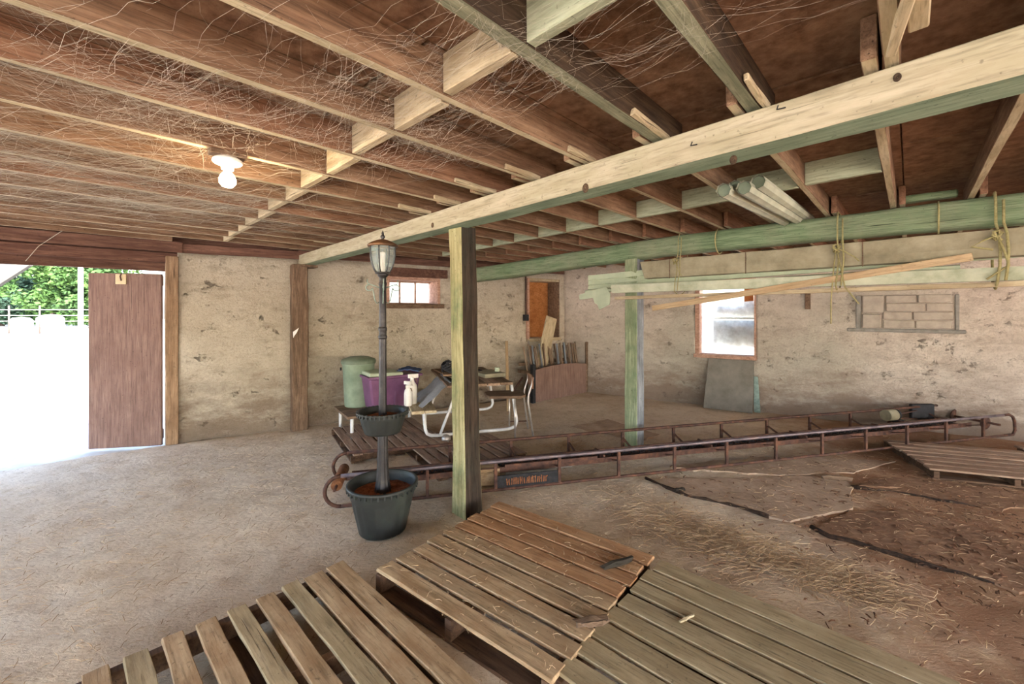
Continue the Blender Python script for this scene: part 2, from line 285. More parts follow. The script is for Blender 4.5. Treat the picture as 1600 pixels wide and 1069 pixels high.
def mesh_of(name, mb, mats, bev=0):
    me = bpy.data.meshes.new(name); me.from_pydata(mb.v, [], mb.f); me.validate()
    mats = mats if isinstance(mats, (list, tuple)) else [mats]
    for m in mats: me.materials.append(MATS[m])
    if len(me.polygons) == len(mb.f):
        me.polygons.foreach_set('material_index', mb.mi); me.polygons.foreach_set('use_smooth', mb.sm)
    bm = bmesh.new(); bm.from_mesh(me); bmesh.ops.recalc_face_normals(bm, faces=bm.faces)
    if bev:
        es = [e for e in bm.edges if e.is_manifold and e.calc_face_angle(0) > .6]
        bmesh.ops.bevel(bm, geom=es, offset=bev, segments=1, affect='EDGES', clamp_overlap=True)
    bm.to_mesh(me); bm.free(); return me
def link(name, me, M, parent=None):
    o = bpy.data.objects.new(name, me); C.objects.link(o)
    if parent: o.parent = parent; o.matrix_basis = WM[parent.name].inverted() @ M
    else: o.matrix_basis = M
    WM[o.name] = M; return o
def tag(o, label=None, cat=None, group=None, kind=None):
    for k, v in (('label', label), ('category', cat), ('group', group), ('kind', kind)):
        if v: o[k] = v
    return o
def thing(name, loc, label, cat, group=None, rz=0):
    M = Matrix.Translation(V(loc)) @ Matrix.Rotation(rz, 4, 'Z')
    o = bpy.data.objects.new(name, None); C.objects.link(o); o.empty_display_size = .1; o.matrix_basis = M; WM[o.name] = M
    return tag(o, label, cat, group)
def obj(name, mb, mats, parent=None, bev=0, local=False):
    """mb in world coordinates (or in the parent's own when local); one mesh object."""
    if parent:
        M = WM[parent.name]
        if not local: iv = M.inverted(); mb.v = [iv @ p for p in mb.v]
        return link(name, mesh_of(name, mb, mats, bev), M, parent)
    xs, ys, zs = zip(*mb.v); c = V(((min(xs)+max(xs))/2, (min(ys)+max(ys))/2, min(zs))); mb.v = [p-c for p in mb.v]
    return link(name, mesh_of(name, mb, mats, bev), Matrix.Translation(c))
def timber(name, p0, p1, wd, ht, mats, parent=None, seg=8, jit=.003, bev=.004, up=(0, 0, 1), bow=0, seed=0):
    """sawn timber along local X, bottom face gets material slot 1 when two are given; p0,p1 = centre line"""
    L = (V(p1)-V(p0)).length; r = random.Random(seed or R.random()); mb = MB(); vs = []
    for i in range(seg+1):
        t = i/seg; b = bow*math.sin(PI*t)
        for sy, sz in ((-1, -1), (1, -1), (1, 1), (-1, 1)):
            vs.append(V((t*L, sy*wd/2+r.uniform(-jit, jit), b+sz*ht/2+r.uniform(-jit, jit))))
    two = isinstance(mats, (list, tuple))
    for i in range(seg):
        for k in range(4):
            a = i*4+k; b2 = i*4+(k+1) % 4
            mb.f.append([a, b2, b2+4, a+4]); mb.mi.append(1 if two and k == 0 else 0); mb.sm.append(False)
    mb.f += [[3, 2, 1, 0], [seg*4+k for k in range(4)]]; mb.mi += [0, 0]; mb.sm += [False]*2; mb.v = vs
    return link(name, mesh_of(name, mb, mats, bev), frame(p0, p1, up), parent)
def copy_tree(o, M, parent=None, label=None):
    c = o.copy(); C.objects.link(c); WM[c.name] = M
    if parent: c.parent = parent; c.matrix_basis = WM[parent.name].inverted() @ M
    else: c.matrix_basis = M
    if label: c['label'] = label
    rel = M @ WM[o.name].inverted()
    for ch in [x for x in o.children]: copy_tree(ch, rel @ WM[ch.name], c)
    return c
def arc(c, r, a0, a1, n, u, v):
    return [V(c)+V(u)*r*math.cos(a0+(a1-a0)*i/n)+V(v)*r*math.sin(a0+(a1-a0)*i/n) for i in range(n+1)]

# ------------------------------------------------------------------ room layout
JD = V((math.cos(math.radians(47)), math.sin(math.radians(47)), 0)); JN = V((-JD.y, JD.x, 0))
def SN(s, n, z): return JD*s+JN*n+V((0, 0, z))
ZJ, ZD = 2.415, 2.56            # joist underside, deck underside
P0 = V((-5.08, 4.235, 0)); P1 = G(258, 694); P2 = G(466, 667); PC = V((1.06, 8.71, 0)); PD = V((10.0, 2.67, 0))
dl = (P1-P0).normalized(); PA = P1-dl*5.6; PB = V((-3.0, -3.9, 0)); PE = V((6.5, -4.3, 0))
ROOM = [PA, P1, P2, PC, PD, PE, PB]; MID = V((0, 3, 0))
portal(P1-dl*4.6, P1, 0, 2.07, MID)
ab = (PB-PA).normalized(); AB0, AB1 = PA+ab*.7, PA+ab*6.4
portal(AB0, AB1, 0, 2.3, MID)

# floor
bm = bmesh.new(); nx, ny, st = 408, 306, .05
vv = {}
for i in range(nx):
    for j in range(ny):
        x, y = -9.5+i*st, -5+j*st; p = V((x, y, 0))
        z = .014*noise.noise(p*.9)+.010*noise.noise(p*3.1)+.007*noise.noise(V((x*6, y*8, 1)))+.006*noise.noise(V((x*13, y*16, 3)))
        vv[i, j] = bm.verts.new((x, y, z-.008))
for i in range(nx-1):
    for j in range(ny-1): bm.faces.new((vv[i, j], vv[i+1, j], vv[i+1, j+1], vv[i, j+1]))
for a, b in zip(ROOM, ROOM[1:]+ROOM[:1]):
    n = V((-(b-a).y, (b-a).x, 0)).normalized()
    if (MID-a).dot(n) > 0: n = -n
    bmesh.ops.bisect_plane(bm, geom=bm.verts[:]+bm.edges[:]+bm.faces[:], plane_co=a+n*.02, plane_no=n, clear_outer=True)
for f in bm.faces: f.smooth = True
me = bpy.data.meshes.new('floor'); bm.to_mesh(me); bm.free(); me.materials.append(MATS['dirt'])
floor = tag(link('floor', me, Matrix()), 'uneven dirt floor strewn with chaff and straw', None, None, 'structure')

# walls
def wall(name, a, b, z1, mat, holes=(), th=.42, amp=.028, st=.075, label=None, z0=-.06):
    a, b = V(a), V(b); L = (b-a).length; u = (b-a).normalized(); n = V((-u.y, u.x, 0))
    if (MID-a).dot(n) < 0: n = -n
    us = sorted(set([round(i*L/max(1, round(L/st)), 4) for i in range(round(L/st)+1)]+[h[k] for h in holes for k in (0, 1)]))
    zs = sorted(set([round(z0+i*(z1-z0)/round((z1-z0)/st), 4) for i in range(round((z1-z0)/st)+1)]+[h[k] for h in holes for k in (2, 3)]))
    mb = MB(); fr = {}; bk = {}
    inh = lambda uu, zz: any(h[0] < uu < h[1] and h[2] < zz < h[3] for h in holes)
    for i, uu in enumerate(us):
        for j, z in enumerate(zs):
            p = a+u*uu+V((0, 0, z)); d = amp*(noise.noise(p*1.1)+.6*noise.noise(p*V((3, 3, 5.5)).length/6)+.35*noise.noise(V((p.x*6, p.y*6, p.z*11))))
            if i in (0, len(us)-1): d = 0
            fr[i, j] = len(mb.v); mb.v.append(p+n*d); bk[i, j] = len(mb.v); mb.v.append(p-n*th)
    def q(*ix): mb.f.append(list(ix)); mb.mi.append(0); mb.sm.append(True)
    for i in range(len(us)-1):
        for j in range(len(zs)-1):
            mid = ((us[i]+us[i+1])/2, (zs[j]+zs[j+1])/2); sol = not inh(*mid)
            if sol:
                q(fr[i, j], fr[i+1, j], fr[i+1, j+1], fr[i, j+1]); q(bk[i, j], bk[i, j+1], bk[i+1, j+1], bk[i+1, j])
            for di, dj, e in ((-1, 0, ((0, 0), (0, 1))), (1, 0, ((1, 0), (1, 1))), (0, -1, ((0, 0), (1, 0))), (0, 1, ((0, 1), (1, 1)))):
                ii, jj = i+di, j+dj; out = not (0 <= ii < len(us)-1 and 0 <= jj < len(zs)-1)
                other = False if out else not inh((us[ii]+us[ii+1])/2, (zs[jj]+zs[jj+1])/2)
                if sol and not other:
                    k0 = (i+e[0][0], j+e[0][1]); k1 = (i+e[1][0], j+e[1][1]); q(fr[k0], fr[k1], bk[k1], bk[k0])
    o = link(name, mesh_of(name, mb, mat), Matrix())
    tag(o, label, None, None, 'structure'); o['u'] = 0; del o['u']
    return o, a, u, n
def at(wl, uu, z, dep=0.0): return wl[1]+wl[2]*uu+wl[3]*dep+V((0, 0, z))
def u_at_px(wl, px):
    r = (px-800)/F; a, u = wl[1], wl[2]; return (r*a.y-a.x)/(u.x-r*u.y)
class W0: pass
def prob(a, b):
    u = (b-a).normalized(); n = V((-u.y, u.x, 0)); n = n if (MID-a).dot(n) > 0 else -n; return (None, a, u, n)
WL = prob(P1, P2); WF = prob(P2, PC); WR = prob(PC, PD)
ujamb = u_at_px(WL, 277)
w1 = (u_at_px(WF, 604), u_at_px(WF, 688), 1.66, 2.13)          # small three-pane window
w3 = (u_at_px(WF, 823), u_at_px(WF, 874), 1.03, 2.22)          # boarded opening by the corner
w2 = (u_at_px(WR, 1086), u_at_px(WR, 1181), .83, 2.12)         # window with plastic film
WL = wall('wall_left', P1+(P2-P1).normalized()*ujamb, P2, 2.30, 'wall_lime', label='rough limewashed wall between the door jamb and the timber post')
WF = wall('wall_far', P2, PC+V((.25, .17, 0)), 2.33, 'wall_lime', [w1, w3], label='rough limewashed wall with the small three-pane window')
WR = wall('wall_right', PC, PD, ZD, 'wall_pink', [w2], label='pale plastered wall with the film-covered window')
sd = (PE-PD).normalized(); portal(PD+sd*1.6, PD+sd*7.0, 0, 2.35, MID); portal(PE+(PB-PE).normalized()*1.2, PE+(PB-PE).normalized()*8.4, 0, 2.35, MID)
wall('wall_side', PD, PE, ZD, 'wall_lime', [(1.6, 7.0, -.05, 2.35)], st=.4, label='limewashed wall out of view on the right, with a doorway added for light')  # unseen doorway, added to let more daylight into the room
wall('wall_rear', PE, PB, ZD, 'wall_lime', [(1.2, 8.4, -.05, 2.35)], st=.4, label='limewashed wall behind the camera, with an opening added for light')  # wide opening out of view, added to brighten the interior
wall('wall_entry', PB, PA, ZD, 'wall_lime', [((PB-AB1).length, (PB-AB0).length, -.05, 2.3)], st=.3, label='limewashed wall with a wide doorway behind the camera')
wall('wall_stub', PA, P1-dl*4.6, ZD, 'wall_lime', st=.3, label='short wall beyond the wide doorway on the left')

# ceiling deck and joists
k = 1.0; cpoly = [p+(p-V((.5, 2.2, 0))).normalized()*.55 for p in ROOM]
mb = MB(); mb.prism(cpoly, ZD+.022, ZD+.16); ceil = tag(obj('ceiling', mb, 'osb'), 'sheet deck on exposed timber joists', None, None, 'structure')
def inside(p, m=0.0):
    for a, b in zip(ROOM, ROOM[1:]+ROOM[:1]):
        n = V((-(b-a).y, (b-a).x, 0)).normalized(); n = n if (MID-a).dot(n) > 0 else -n
        if (p-a).dot(n) < m: return False
    return True
def clip_s(n, s0, s1, m=.04):
    """clip the joist run [s0,s1] at offset n to the room"""
    ss = [s0+(s1-s0)*i/400 for i in range(401)]; ok = [s for s in ss if inside(SN(s, n, 0), m)]
    return (min(ok), max(ok)) if ok else None
pm = MB(); pm.box((1.21, .605, .009), (2.42, 1.212, .018)); pme = mesh_of('deck_panel', pm, 'osb')
for i in range(-5, 6):
    for j in range(-5, 6):
        s, n = i*2.44+(1.22 if j % 2 else 0)-.3, j*1.22+.04
        if any(inside(SN(s+a, n+b, 0)) for a in (0, 1.2, 2.4) for b in (0, .6, 1.2)):
            link('deck_panel', pme, Matrix.Translation(SN(s, n, ZD)) @ Matrix.Rotation(math.radians(47), 4, 'Z'), ceil)
JS = .422
def beam_s(n): return 1.9+.075*n if n < 3 else 2.13+.03*(n-3)
zc = (ZJ+ZD)/2; jh = ZD-ZJ-.002
for kk in range(-12, 17):
    n = .044+JS*kk; q = clip_s(n, -9, beam_s(n)+.24)
    mat = ['joist', 'joist_lit_edge']; wd = .04  # second colour pales the undersides for light bouncing off the floor
    if kk == 2: mat = ['joist_dark', 'joist_dark_lit_edge']; wd = .062
    if kk == 1: mat = ['joist_dark', 'joist_dark_lit_edge']; wd = .055
    if kk in (5, 9): mat = ['joist_red', 'joist_lit_edge']
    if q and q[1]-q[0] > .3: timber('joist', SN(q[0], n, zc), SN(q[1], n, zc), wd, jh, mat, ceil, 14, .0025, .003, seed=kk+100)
    n2 = n+.055
    q = clip_s(n2, beam_s(n)-.1, 4.86)
    if q and q[1]-q[0] > .3: timber('joist', SN(q[0], n2, zc), SN(q[1], n2, zc), .04, jh, ['joist', 'joist_lit_edge'], ceil, 8, .0025, .003, seed=kk+200)
    q = clip_s(n, 4.45, 9.5)
    if q and q[1]-q[0] > .3: timber('joist', SN(q[0], n, zc), SN(q[1], n, zc), .04, jh, ['joist_red', 'joist_lit_edge'], ceil, 8, .0025, .003, seed=kk+300)
    # blocking between neighbours
    m = n+JS/2
    if 0 <= kk <= 13:
        s = .92+.075*m+.02*(kk % 2); pal = 'block_green' if kk < 2 else 'block_pale'
        if inside(SN(s, n+JS, 0), .05): timber('blocking', SN(s, n+.033, zc), SN(s+.01, n+JS-.033, zc), .042, jh, [pal, 'block_pale' if kk > 1 else 'block_green'], ceil, 2, .001, .003)
    if 0 <= kk <= 11:
        s = 3.28+.14*m
        if inside(SN(s, n+.055+JS, 0), .05): timber('blocking', SN(s, n+.055+.022, zc), SN(s+.03, n+.055+JS-.022, zc), .042, jh, ['block_green', 'block_green'], ceil, 2, .001, .003)
# split scabs nailed beside some joist ends over the beam
for kk in (1, 2, 3, 4, 5, 6, 7):
    n = .044+JS*kk-(.04 if kk in (1, 2) else .031); s = beam_s(n)
    timber('splice_block', SN(s-.2-.06*(kk % 3), n, ZJ+.016), SN(s+.05, n, ZJ+.012), .02, .028, ['block_pale', 'joist_lit_edge'], ceil, 3, .004, .004)
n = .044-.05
timber('splice_block', SN(.55, n-.01, ZJ+.055), SN(1.72, n-.01, ZJ+.055), .05, .10, ['block_pale', 'joist_lit_edge'], ceil, 8, .006, .004)
timber('splice_block', SN(1.3, n-.02, ZJ-.012), SN(1.8, n+.05, ZJ-.004), .03, .03, ['block_pale', 'joist_lit_edge'], ceil, 3, .004, .004)

# wall plates and door header boards
timber('trim_1', at(WL, -.3, 2.355, -.12), at(WL, (P2-P1).length-ujamb+.1, 2.355, -.12), .26, .11, 'header_wood').update_tag()
timber('trim_2', at(WF, 0, 2.38, -.12), at(WF, (PC-P2).length, 2.38, -.12), .26, .10, 'header_wood')
h0, h1 = P1-dl*4.7, P1+dl*.16
nl = V((dl.y, -dl.x, 0))
for nm, z, ht, dep, th in (('trim_3', 2.36, .13, .05, .05), ('trim_4', 2.23, .12, -.02, .06), ('trim_5', 2.13, .12, -.10, .06), ('trim_6', 2.33, .46, -.20, .10)):
    timber(nm, h0+nl*dep+V((0, 0, z)), h1+nl*dep+V((0, 0, z)), th, ht, 'header_wood', None, 10, .004, .005)
timber('trim_7', P1+dl*.06+nl*.0+V((0, 0, -.02)), P1+dl*.06+V((0, 0, 2.25)), .10, .12, 'jamb_wood', None, 8, .004, .005, up=tuple(dl))
timber('trim_10', at(WL, -.3, 2.47, -.2), at(WL, (P2-P1).length-ujamb+.1, 2.47, -.2), .08, .22, 'header_wood')
timber('trim_11', at(WF, -.05, 2.47, -.2), at(WF, (PC-P2).length+.2, 2.47, -.2), .08, .22, 'header_wood')
tag(bpy.data.objects['trim_10'], 'dark rim board above the wall plate beside the doorway', None, None, 'structure'); tag(bpy.data.objects['trim_11'], 'dark rim board above the small window wall', None, None, 'structure')
for i in range(1, 8):
    o = bpy.data.objects['trim_%d' % i]
    tag(o, ['weathered plate timber on top of the wall between door and post', 'dark plate timber above the small window wall', 'brown board nailed above the doorway, nearest the room', 'middle brown header board over the doorway', 'lowest brown header board over the doorway', 'dark timber closing the gap above the doorway boards', 'brown wooden jamb post beside the open door'][i-1], None, None, 'structure')

# door leaf, swung a little outwards
hin = P1-dl*.02-nl*.10
q = G(138, 700); ddir = (V((q.x, q.y, 0))-V((hin.x, hin.y, 0))); q2 = D(137, 706, 5.0); ddir = V((q2.x-hin.x, q2.y-hin.y+.02, 0)); dlen = ddir.length; ddir.normalize()
dM = frame(hin+V((0, 0, .0)), hin+ddir)
mb = MB(); mb.box((dlen/2, 0, 1.005), (dlen, .04, 2.07)); 
door = tag(link('door_1', mesh_of('door_1', mb, 'door_wood', .006), dM), 'brown plywood door leaf standing open in the doorway', None, None, 'structure')
sg = 1 if (dM.to_3x3() @ V((0, 1, 0))).dot(MID-hin) > 0 else -1
for z in (.10, 1.96):
    mb = MB(); mb.box((dlen/2, -sg*.035, z), (dlen*.98, .03, .12)); link('ledge', mesh_of('ledge', mb, 'door_wood', .004), dM, door)
mb = MB(); mb.box((dlen*.55, sg*.028, 1.97), (.11, .014, .12)); link('latch_block', mesh_of('latch_block', mb, 'tag', .003), dM, door)
mb = MB(); mb.tube([(dlen*.55-.01, sg*.04, 2.04), (dlen*.55-.004, sg*.05, 2.0), (dlen*.55-.012, sg*.045, 1.95)], .007, 6); link('latch_hook', mesh_of('latch_hook', mb, 'rust'), dM, door)

# windows
def wbox(wl, u0, u1, z0, z1, d0, d1):
    mb = MB(); mb.hexa([at(wl, u0, z0, d0), at(wl, u1, z0, d0), at(wl, u1, z0, d1), at(wl, u0, z0, d1)], [at(wl, u0, z1, d0), at(wl, u1, z1, d0), at(wl, u1, z1, d1), at(wl, u0, z1, d1)]); return mb
def wpart(name, wl, a, mat, parent=None, bev=.004): return obj(name, wbox(wl, *a), mat, parent, bev)
u0, u1, z0, z1 = w1
win = thing('window_1', at(WF, (u0+u1)/2, z0, -.2), 'small wooden window of three panes high in the far wall', None); win['kind'] = 'structure'
fw = .05
for a in ((u0, u0+fw, z0, z1, -.36, .0), (u1-fw, u1, z0, z1, -.36, .0), (u0+fw, u1-fw, z1-fw, z1, -.36, .0)): wpart('frame_board', WF, a, 'window_wood', win)
wpart('window_sill', WF, (u0-.04, u1+.05, z0-.03, z0+.04, -.36, .05), 'old_brown', win)
wpart('lintel', WF, (u0-.1, u1+.12, z1, z1+.14, -.3, .03), 'header_wood', win)
sw = (u1-u0-2*fw)/3
for i in range(3):
    a = u0+fw+i*sw; p = wpart('pane', WF, (a+.012, a+sw-.012, z0+.06, z1-fw-.02, -.302, -.298), 'dusty_glass', win, 0)
    wpart('muntin', WF, (a-.012 if i else a, a+.012, z0+.04, z1-fw, -.315, -.285), 'window_wood', win, .002)
wpart('sash_rail', WF, (u0+fw, u1-fw, z0+.04, z0+.065, -.315, -.285), 'window_wood', win, .002); wpart('sash_rail', WF, (u0+fw, u1-fw, z1-fw-.025, z1-fw, -.315, -.285), 'window_wood', win, .002)
portal(at(WF, u0, 0), at(WF, u1, 0), z0, z1, MID)
# boarded opening by the corner
u0, u1, z0, z1 = w3
win = thing('window_2', at(WF, (u0+u1)/2, z0, -.2), 'tall opening by the corner closed with an orange plywood sheet', None); win['kind'] = 'structure'
wpart('plywood_sheet', WF, (u0+.13, u1, z0+.02, z1-.02, -.36, -.345), 'plywood', win, 0)
wpart('frame_board', WF, (u0, u0+.045, z0, z1, -.34, .03), 'window_wood', win); wpart('frame_board', WF, (u1-.03, u1, z0, z1, -.34, .0), 'old_brown', win)
wpart('frame_board', WF, (u0+.045, u1-.03, z1-.05, z1, -.34, .02), 'plank_pale', win); wpart('window_sill', WF, (u0, u1, z0-.03, z0+.03, -.34, .05), 'plank_pale', win)
portal(at(WF, u0, 0), at(WF, u1, 0), z0, z1, MID)
# window with plastic film
u0, u1, z0, z1 = w2
win = thing('window_3', at(WR, (u0+u1)/2, z0, -.2), 'wooden window in the right wall sealed with wrinkled plastic film', None); win['kind'] = 'structure'
for a in ((u0, u0+.07, z0, z1, -.34, .0), (u1-.025, u1, z0, z1, -.34, .01), (u0+.07, u1-.025, z1-.05, z1, -.34, .0)): wpart('frame_board', WR, a, 'window_wood', win)
wpart('window_sill', WR, (u0-.02, u1+.01, z0-.03, z0+.03, -.34, .03), 'window_wood', win)
wpart('rail', WR, (u0+.07, u1-.025, 1.45, 1.475, -.27, -.24), 'trim_white', win)
wpart('outer_board', WR, (u0+.17, u1, 1.5, 1.68, -.40, -.37), 'old_brown', win); wpart('outer_board', WR, (u0+.22, u1-.02, .98, 1.43, -.40, -.37), 'old_brown', win)
wpart('outer_board', WR, (u1-.2, u1-.06, 1.68, 2.05, -.40, -.37), 'plywood', win)
g = []
for i in range(25):
    row = []
    for j in range(22):
        a, b = i/24, j/21; d = -.215+.05*noise.noise(V((a*3, b*3, 1)))*math.sin(PI*a)+.03*abs(math.sin((a-.5)*9+(1-b)*3))*math.sin(PI*a)*(1-b)
        row.append(at(WR, u0+.05+(u1-u0-.07)*a, z0+.02+(1.74-z0)*b-.03*math.sin(PI*a)*b, d))
    g.append(row)
mb = MB(); mb.sheet(g); obj('plastic_film', mb, 'plastic_film', win)
portal(at(WR, u0, 0), at(WR, u1, 0), z0, z1, MID)

# block infill in the right wall
ub0, ub1 = u_at_px(WR, 1337), u_at_px(WR, 1500); wro = WR[0]
def zpx(wl, uu, py, dep=0): p = at(wl, uu, 0, dep); return CH-(py-HY)*p.y/F
zb0 = zpx(WR, (ub0+ub1)/2, 514); zb1 = zb0+.46
wpart('mortar_ledge', WR, (ub0-.1, ub1+.05, zb0-.05, zb0, .0, .045), 'mortar', wro, .01)
wpart('mortar_strip', WR, (ub0, ub0+.06, zb0, zb1, .0, .03), 'mortar', wro, .008); wpart('mortar_strip', WR, (ub1-.05, ub1-.01, zb0, zb1, .0, .03), 'mortar', wro, .008)
wb = ub1-ub0-.12; r0 = random.Random(4)
wpart('block', WR, (ub0+.07, ub0+.27, zb0+.01, zb0+.2, .0, .05), 'block', wro, .01)
wpart('block', WR, (ub0+.07, ub0+.3, zb0+.22, zb1, .0, .04), 'block', wro, .01)
for row in range(4):
    x = ub0+.29 if row < 2 else ub0+.32
    while x < ub1-.1:
        x2 = min(x+r0.uniform(.3, .44), ub1-.06); wpart('block', WR, (x+.005, x2-.005, zb0+.01+row*.115, zb0+.115+row*.115, .0, .026+r0.uniform(0, .014)), 'block', wro, .008); x = x2
# peg board and bolts on the right wall
uu = u_at_px(WR, 1262); zz = zpx(WR, uu, 474)
tag(wpart('wall_peg', WR, (uu-.035, uu+.035, zz-.09, zz+.2, .0, .05), 'old_brown'), 'short wooden batten on the right wall near the film-covered window', 'batten')

# timber post in the wall, paper scrap
timber('wall_post', at(WF, 0, -.03, .05), at(WF, 0, 2.22, .05), .20, .22, 'old_brown', None, 12, .008, .01, up=tuple(WF[3]))
tag(bpy.data.objects['wall_post'], 'weathered brown timber post set into the wall under the pale beam', 'post')
c = D(462, 522, 5.70); mb = MB(); mb.sheet([[c+V((-.04, 0, -.07)), c+V((-.03, -.01, .03))], [c+V((0, -.03, -.02)), c+V((.01, -.03, .05))], [c+V((.02, -.01, .02)), c+V((.055, -.02, .085))]], th=.003, nrm=(0, -1, 0))
tag(obj('paper_scrap', mb, 'paper'), 'torn white paper scrap pinned to the wall post', 'paper')

# ------------------------------------------------------------------ big beam, posts, log
bA, bB = V((-2.94, 5.88, 0)), V((1.435, 1.196, 0)); bd = (bB-bA).normalized(); bn = V((-bd.y, bd.x, 0)); bn = bn if bn.y > 0 else -bn
mbm = thing('support_beam', bA+V((0, 0, 2.2)), 'long pale sawn beam carried by the square post', 'beam')
off = bn*.084
e0, e1 = bA-bd*.05+off+V((0, 0, 2.288)), bB+bd*1.9+off+V((0, 0, 2.346))
timber('beam_timber', e0, e1, .168, .14, ['beam_face', 'beam_green_light'], mbm, 24, .003, .006)  # green light from outdoors is put into the underside colour
timber('bearing_pad', bA-bd*.02+off+V((0, 0, 2.2)), bA+bd*.22+off+V((0, 0, 2.2)), .2, .035, 'old_brown', mbm, 2)
for (px, py, r) in ((915, 294, .02), (1402, 121, .011), (1146, 250, .015), (676, 352, .016)):   # knots
    Y0 = None; rr = (px-800)/F; t = (rr*bA.y-bA.x)/(bd.x-rr*bd.y); p = bA+bd*t; z = CH-(py-HY)*p.y/F
    mb = MB(); mb.lathe([(r, 0), (r*.95, .004), (r*.5, .004), (0.001, .001)], 12); Mk = frame(p+V((0, 0, z)), p+V((0, 0, z))+bn*-1) @ Matrix.Rotation(PI/2, 4, 'Y')
    mb.v = [Mk @ V((q.x*1.3, q.y, q.z)) for q in mb.v]; obj('knot', mb, 'joist_dark', mbm)
for (px, py) in ((1082, 222), (1216, 165)):
    rr = (px-800)/F; t = (rr*bA.y-bA.x)/(bd.x-rr*bd.y); p = bA+bd*t-bn*.003; z = CH-(py-HY)*p.y/F; p.z = z
    mb = MB(); mb.tube([p, p-bn*.015+V((0, 0, -.02)), p-bn*.02+bd*.03+V((0, 0, -.024))], .0025, 5); obj('nail', mb, 'black_metal', mbm)
pc = V((-.375, 3.40, 0))
post = thing('support_post', pc, 'square post with a pale mossy face and a face darkened for shade under the pale beam', 'post')
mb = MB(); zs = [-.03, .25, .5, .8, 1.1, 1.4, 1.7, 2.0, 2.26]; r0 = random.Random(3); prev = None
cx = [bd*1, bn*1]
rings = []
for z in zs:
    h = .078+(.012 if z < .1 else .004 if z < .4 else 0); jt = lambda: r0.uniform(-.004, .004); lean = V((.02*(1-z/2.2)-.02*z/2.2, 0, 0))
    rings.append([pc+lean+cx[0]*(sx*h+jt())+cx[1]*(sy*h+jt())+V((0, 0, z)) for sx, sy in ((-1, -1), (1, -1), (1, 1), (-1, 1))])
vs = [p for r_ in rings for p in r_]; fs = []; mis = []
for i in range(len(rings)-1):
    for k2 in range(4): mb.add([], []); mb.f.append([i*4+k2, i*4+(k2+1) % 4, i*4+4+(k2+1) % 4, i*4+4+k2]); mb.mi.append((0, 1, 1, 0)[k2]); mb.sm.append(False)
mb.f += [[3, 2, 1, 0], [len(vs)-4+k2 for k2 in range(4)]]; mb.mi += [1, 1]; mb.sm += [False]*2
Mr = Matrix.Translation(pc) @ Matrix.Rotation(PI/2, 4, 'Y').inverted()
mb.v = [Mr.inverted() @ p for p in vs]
link('post_timber', mesh_of('post_timber', mb, ['post_pale', 'post_shade_dark_wood'], .006), Mr, post)  # faces turned from the door are coloured dark, standing in for shade

# hewn log
LP = [(-.80, 7.12, 2.16, .125), (-.3, 6.66, 2.18, .125), (.6, 5.79, 2.235, .12), (1.42, 5.0, 2.285, .118), (1.7, 4.73, 2.30, .113), (2.6, 3.86, 2.305, .112), (3.54, 2.95, 2.30, .118), (4.6, 1.94, 2.30, .12), (6.2, .4, 2.30, .12)]
p0, p1 = V(LP[0][:3]), V(LP[-1][:3]); Lm = frame((p0.x, p0.y, 2.3), (p1.x, p1.y, 2.3)); iv = Lm.inverted()
pts = []
for i in range(len(LP)-1):
    for j in range(6):
        t = j/6; pts.append([LP[i][k2]*(1-t)+LP[i+1][k2]*t for k2 in range(4)])
pts.append(list(LP[-1])); mb = MB(); nsd = 20; vs = []
for i, (x, y, z, r) in enumerate(pts):
    q = iv @ V((x, y, z))
    for k2 in range(nsd):
        a = 2*PI*k2/nsd; sq = 1/max(abs(math.cos(a)), abs(math.sin(a)))**.82
        rr = r*sq*.90*(1+.06*noise.noise(V((q.x*2.3, math.cos(a)*1.5, math.sin(a)*1.5+7)))+.03*noise.noise(V((q.x*9, math.cos(a)*4, math.sin(a)*4)))); vs.append(V((q.x, q.y+rr*math.cos(a)*.95, q.z+rr*math.sin(a))))
mb.add(vs, [(i*nsd+k2, i*nsd+(k2+1) % nsd, (i+1)*nsd+(k2+1) % nsd, (i+1)*nsd+k2) for i in range(len(pts)-1) for k2 in range(nsd)]+[list(range(nsd))[::-1], [(len(pts)-1)*nsd+k2 for k2 in range(nsd)]], 0, True)
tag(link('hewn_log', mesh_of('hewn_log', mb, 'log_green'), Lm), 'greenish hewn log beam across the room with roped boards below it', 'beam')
lx = V((p1.x-p0.x, p1.y-p0.y, 0)).normalized(); ln = V((-lx.y, lx.x, 0)); ln = ln if ln.y < 0 else -ln      # towards the camera
def logpt(px, dep=0.0):
    """point on the log line at photo column px, moved dep towards the camera"""
    a = V((p0.x, p0.y, 0))+ln*dep; r = (px-800)/F; t = (r*a.y-a.x)/(lx.x-r*lx.y); return a+lx*t
def lpz(px, py, dep): q = logpt(px, dep); return V((q.x, q.y, CH-(py-HY)*q.y/F))
pc2 = V((1.43, 4.99, 0)); post2 = thing('support_post', pc2, 'mossy green and grey post under the hewn log', 'post')
mb = MB(); rings = []
for z in [-.03, .3, .7, 1.1, 1.5, 1.9, 2.2]:
    h = .08+r0.uniform(-.003, .003); rings.append([pc2+bd*sx*h+bn*sy*h+V((0, 0, z)) for sx, sy in ((-1, -1), (1, -1), (1, 1), (-1, 1))])
vs = [p for r_ in rings for p in r_]
for i in range(len(rings)-1):
    for k2 in range(4): mb.f.append([i*4+k2, i*4+(k2+1) % 4, i*4+4+(k2+1) % 4, i*4+4+k2]); mb.mi.append((0, 1, 1, 0)[k2]); mb.sm.append(False)
mb.f += [[3, 2, 1, 0], [len(vs)-4+k2 for k2 in range(4)]]; mb.mi += [1, 1]; mb.sm += [False]*2
Mr = Matrix.Translation(pc2) @ Matrix.Rotation(PI/2, 4, 'Y').inverted(); mb.v = [Mr.inverted() @ p for p in vs]
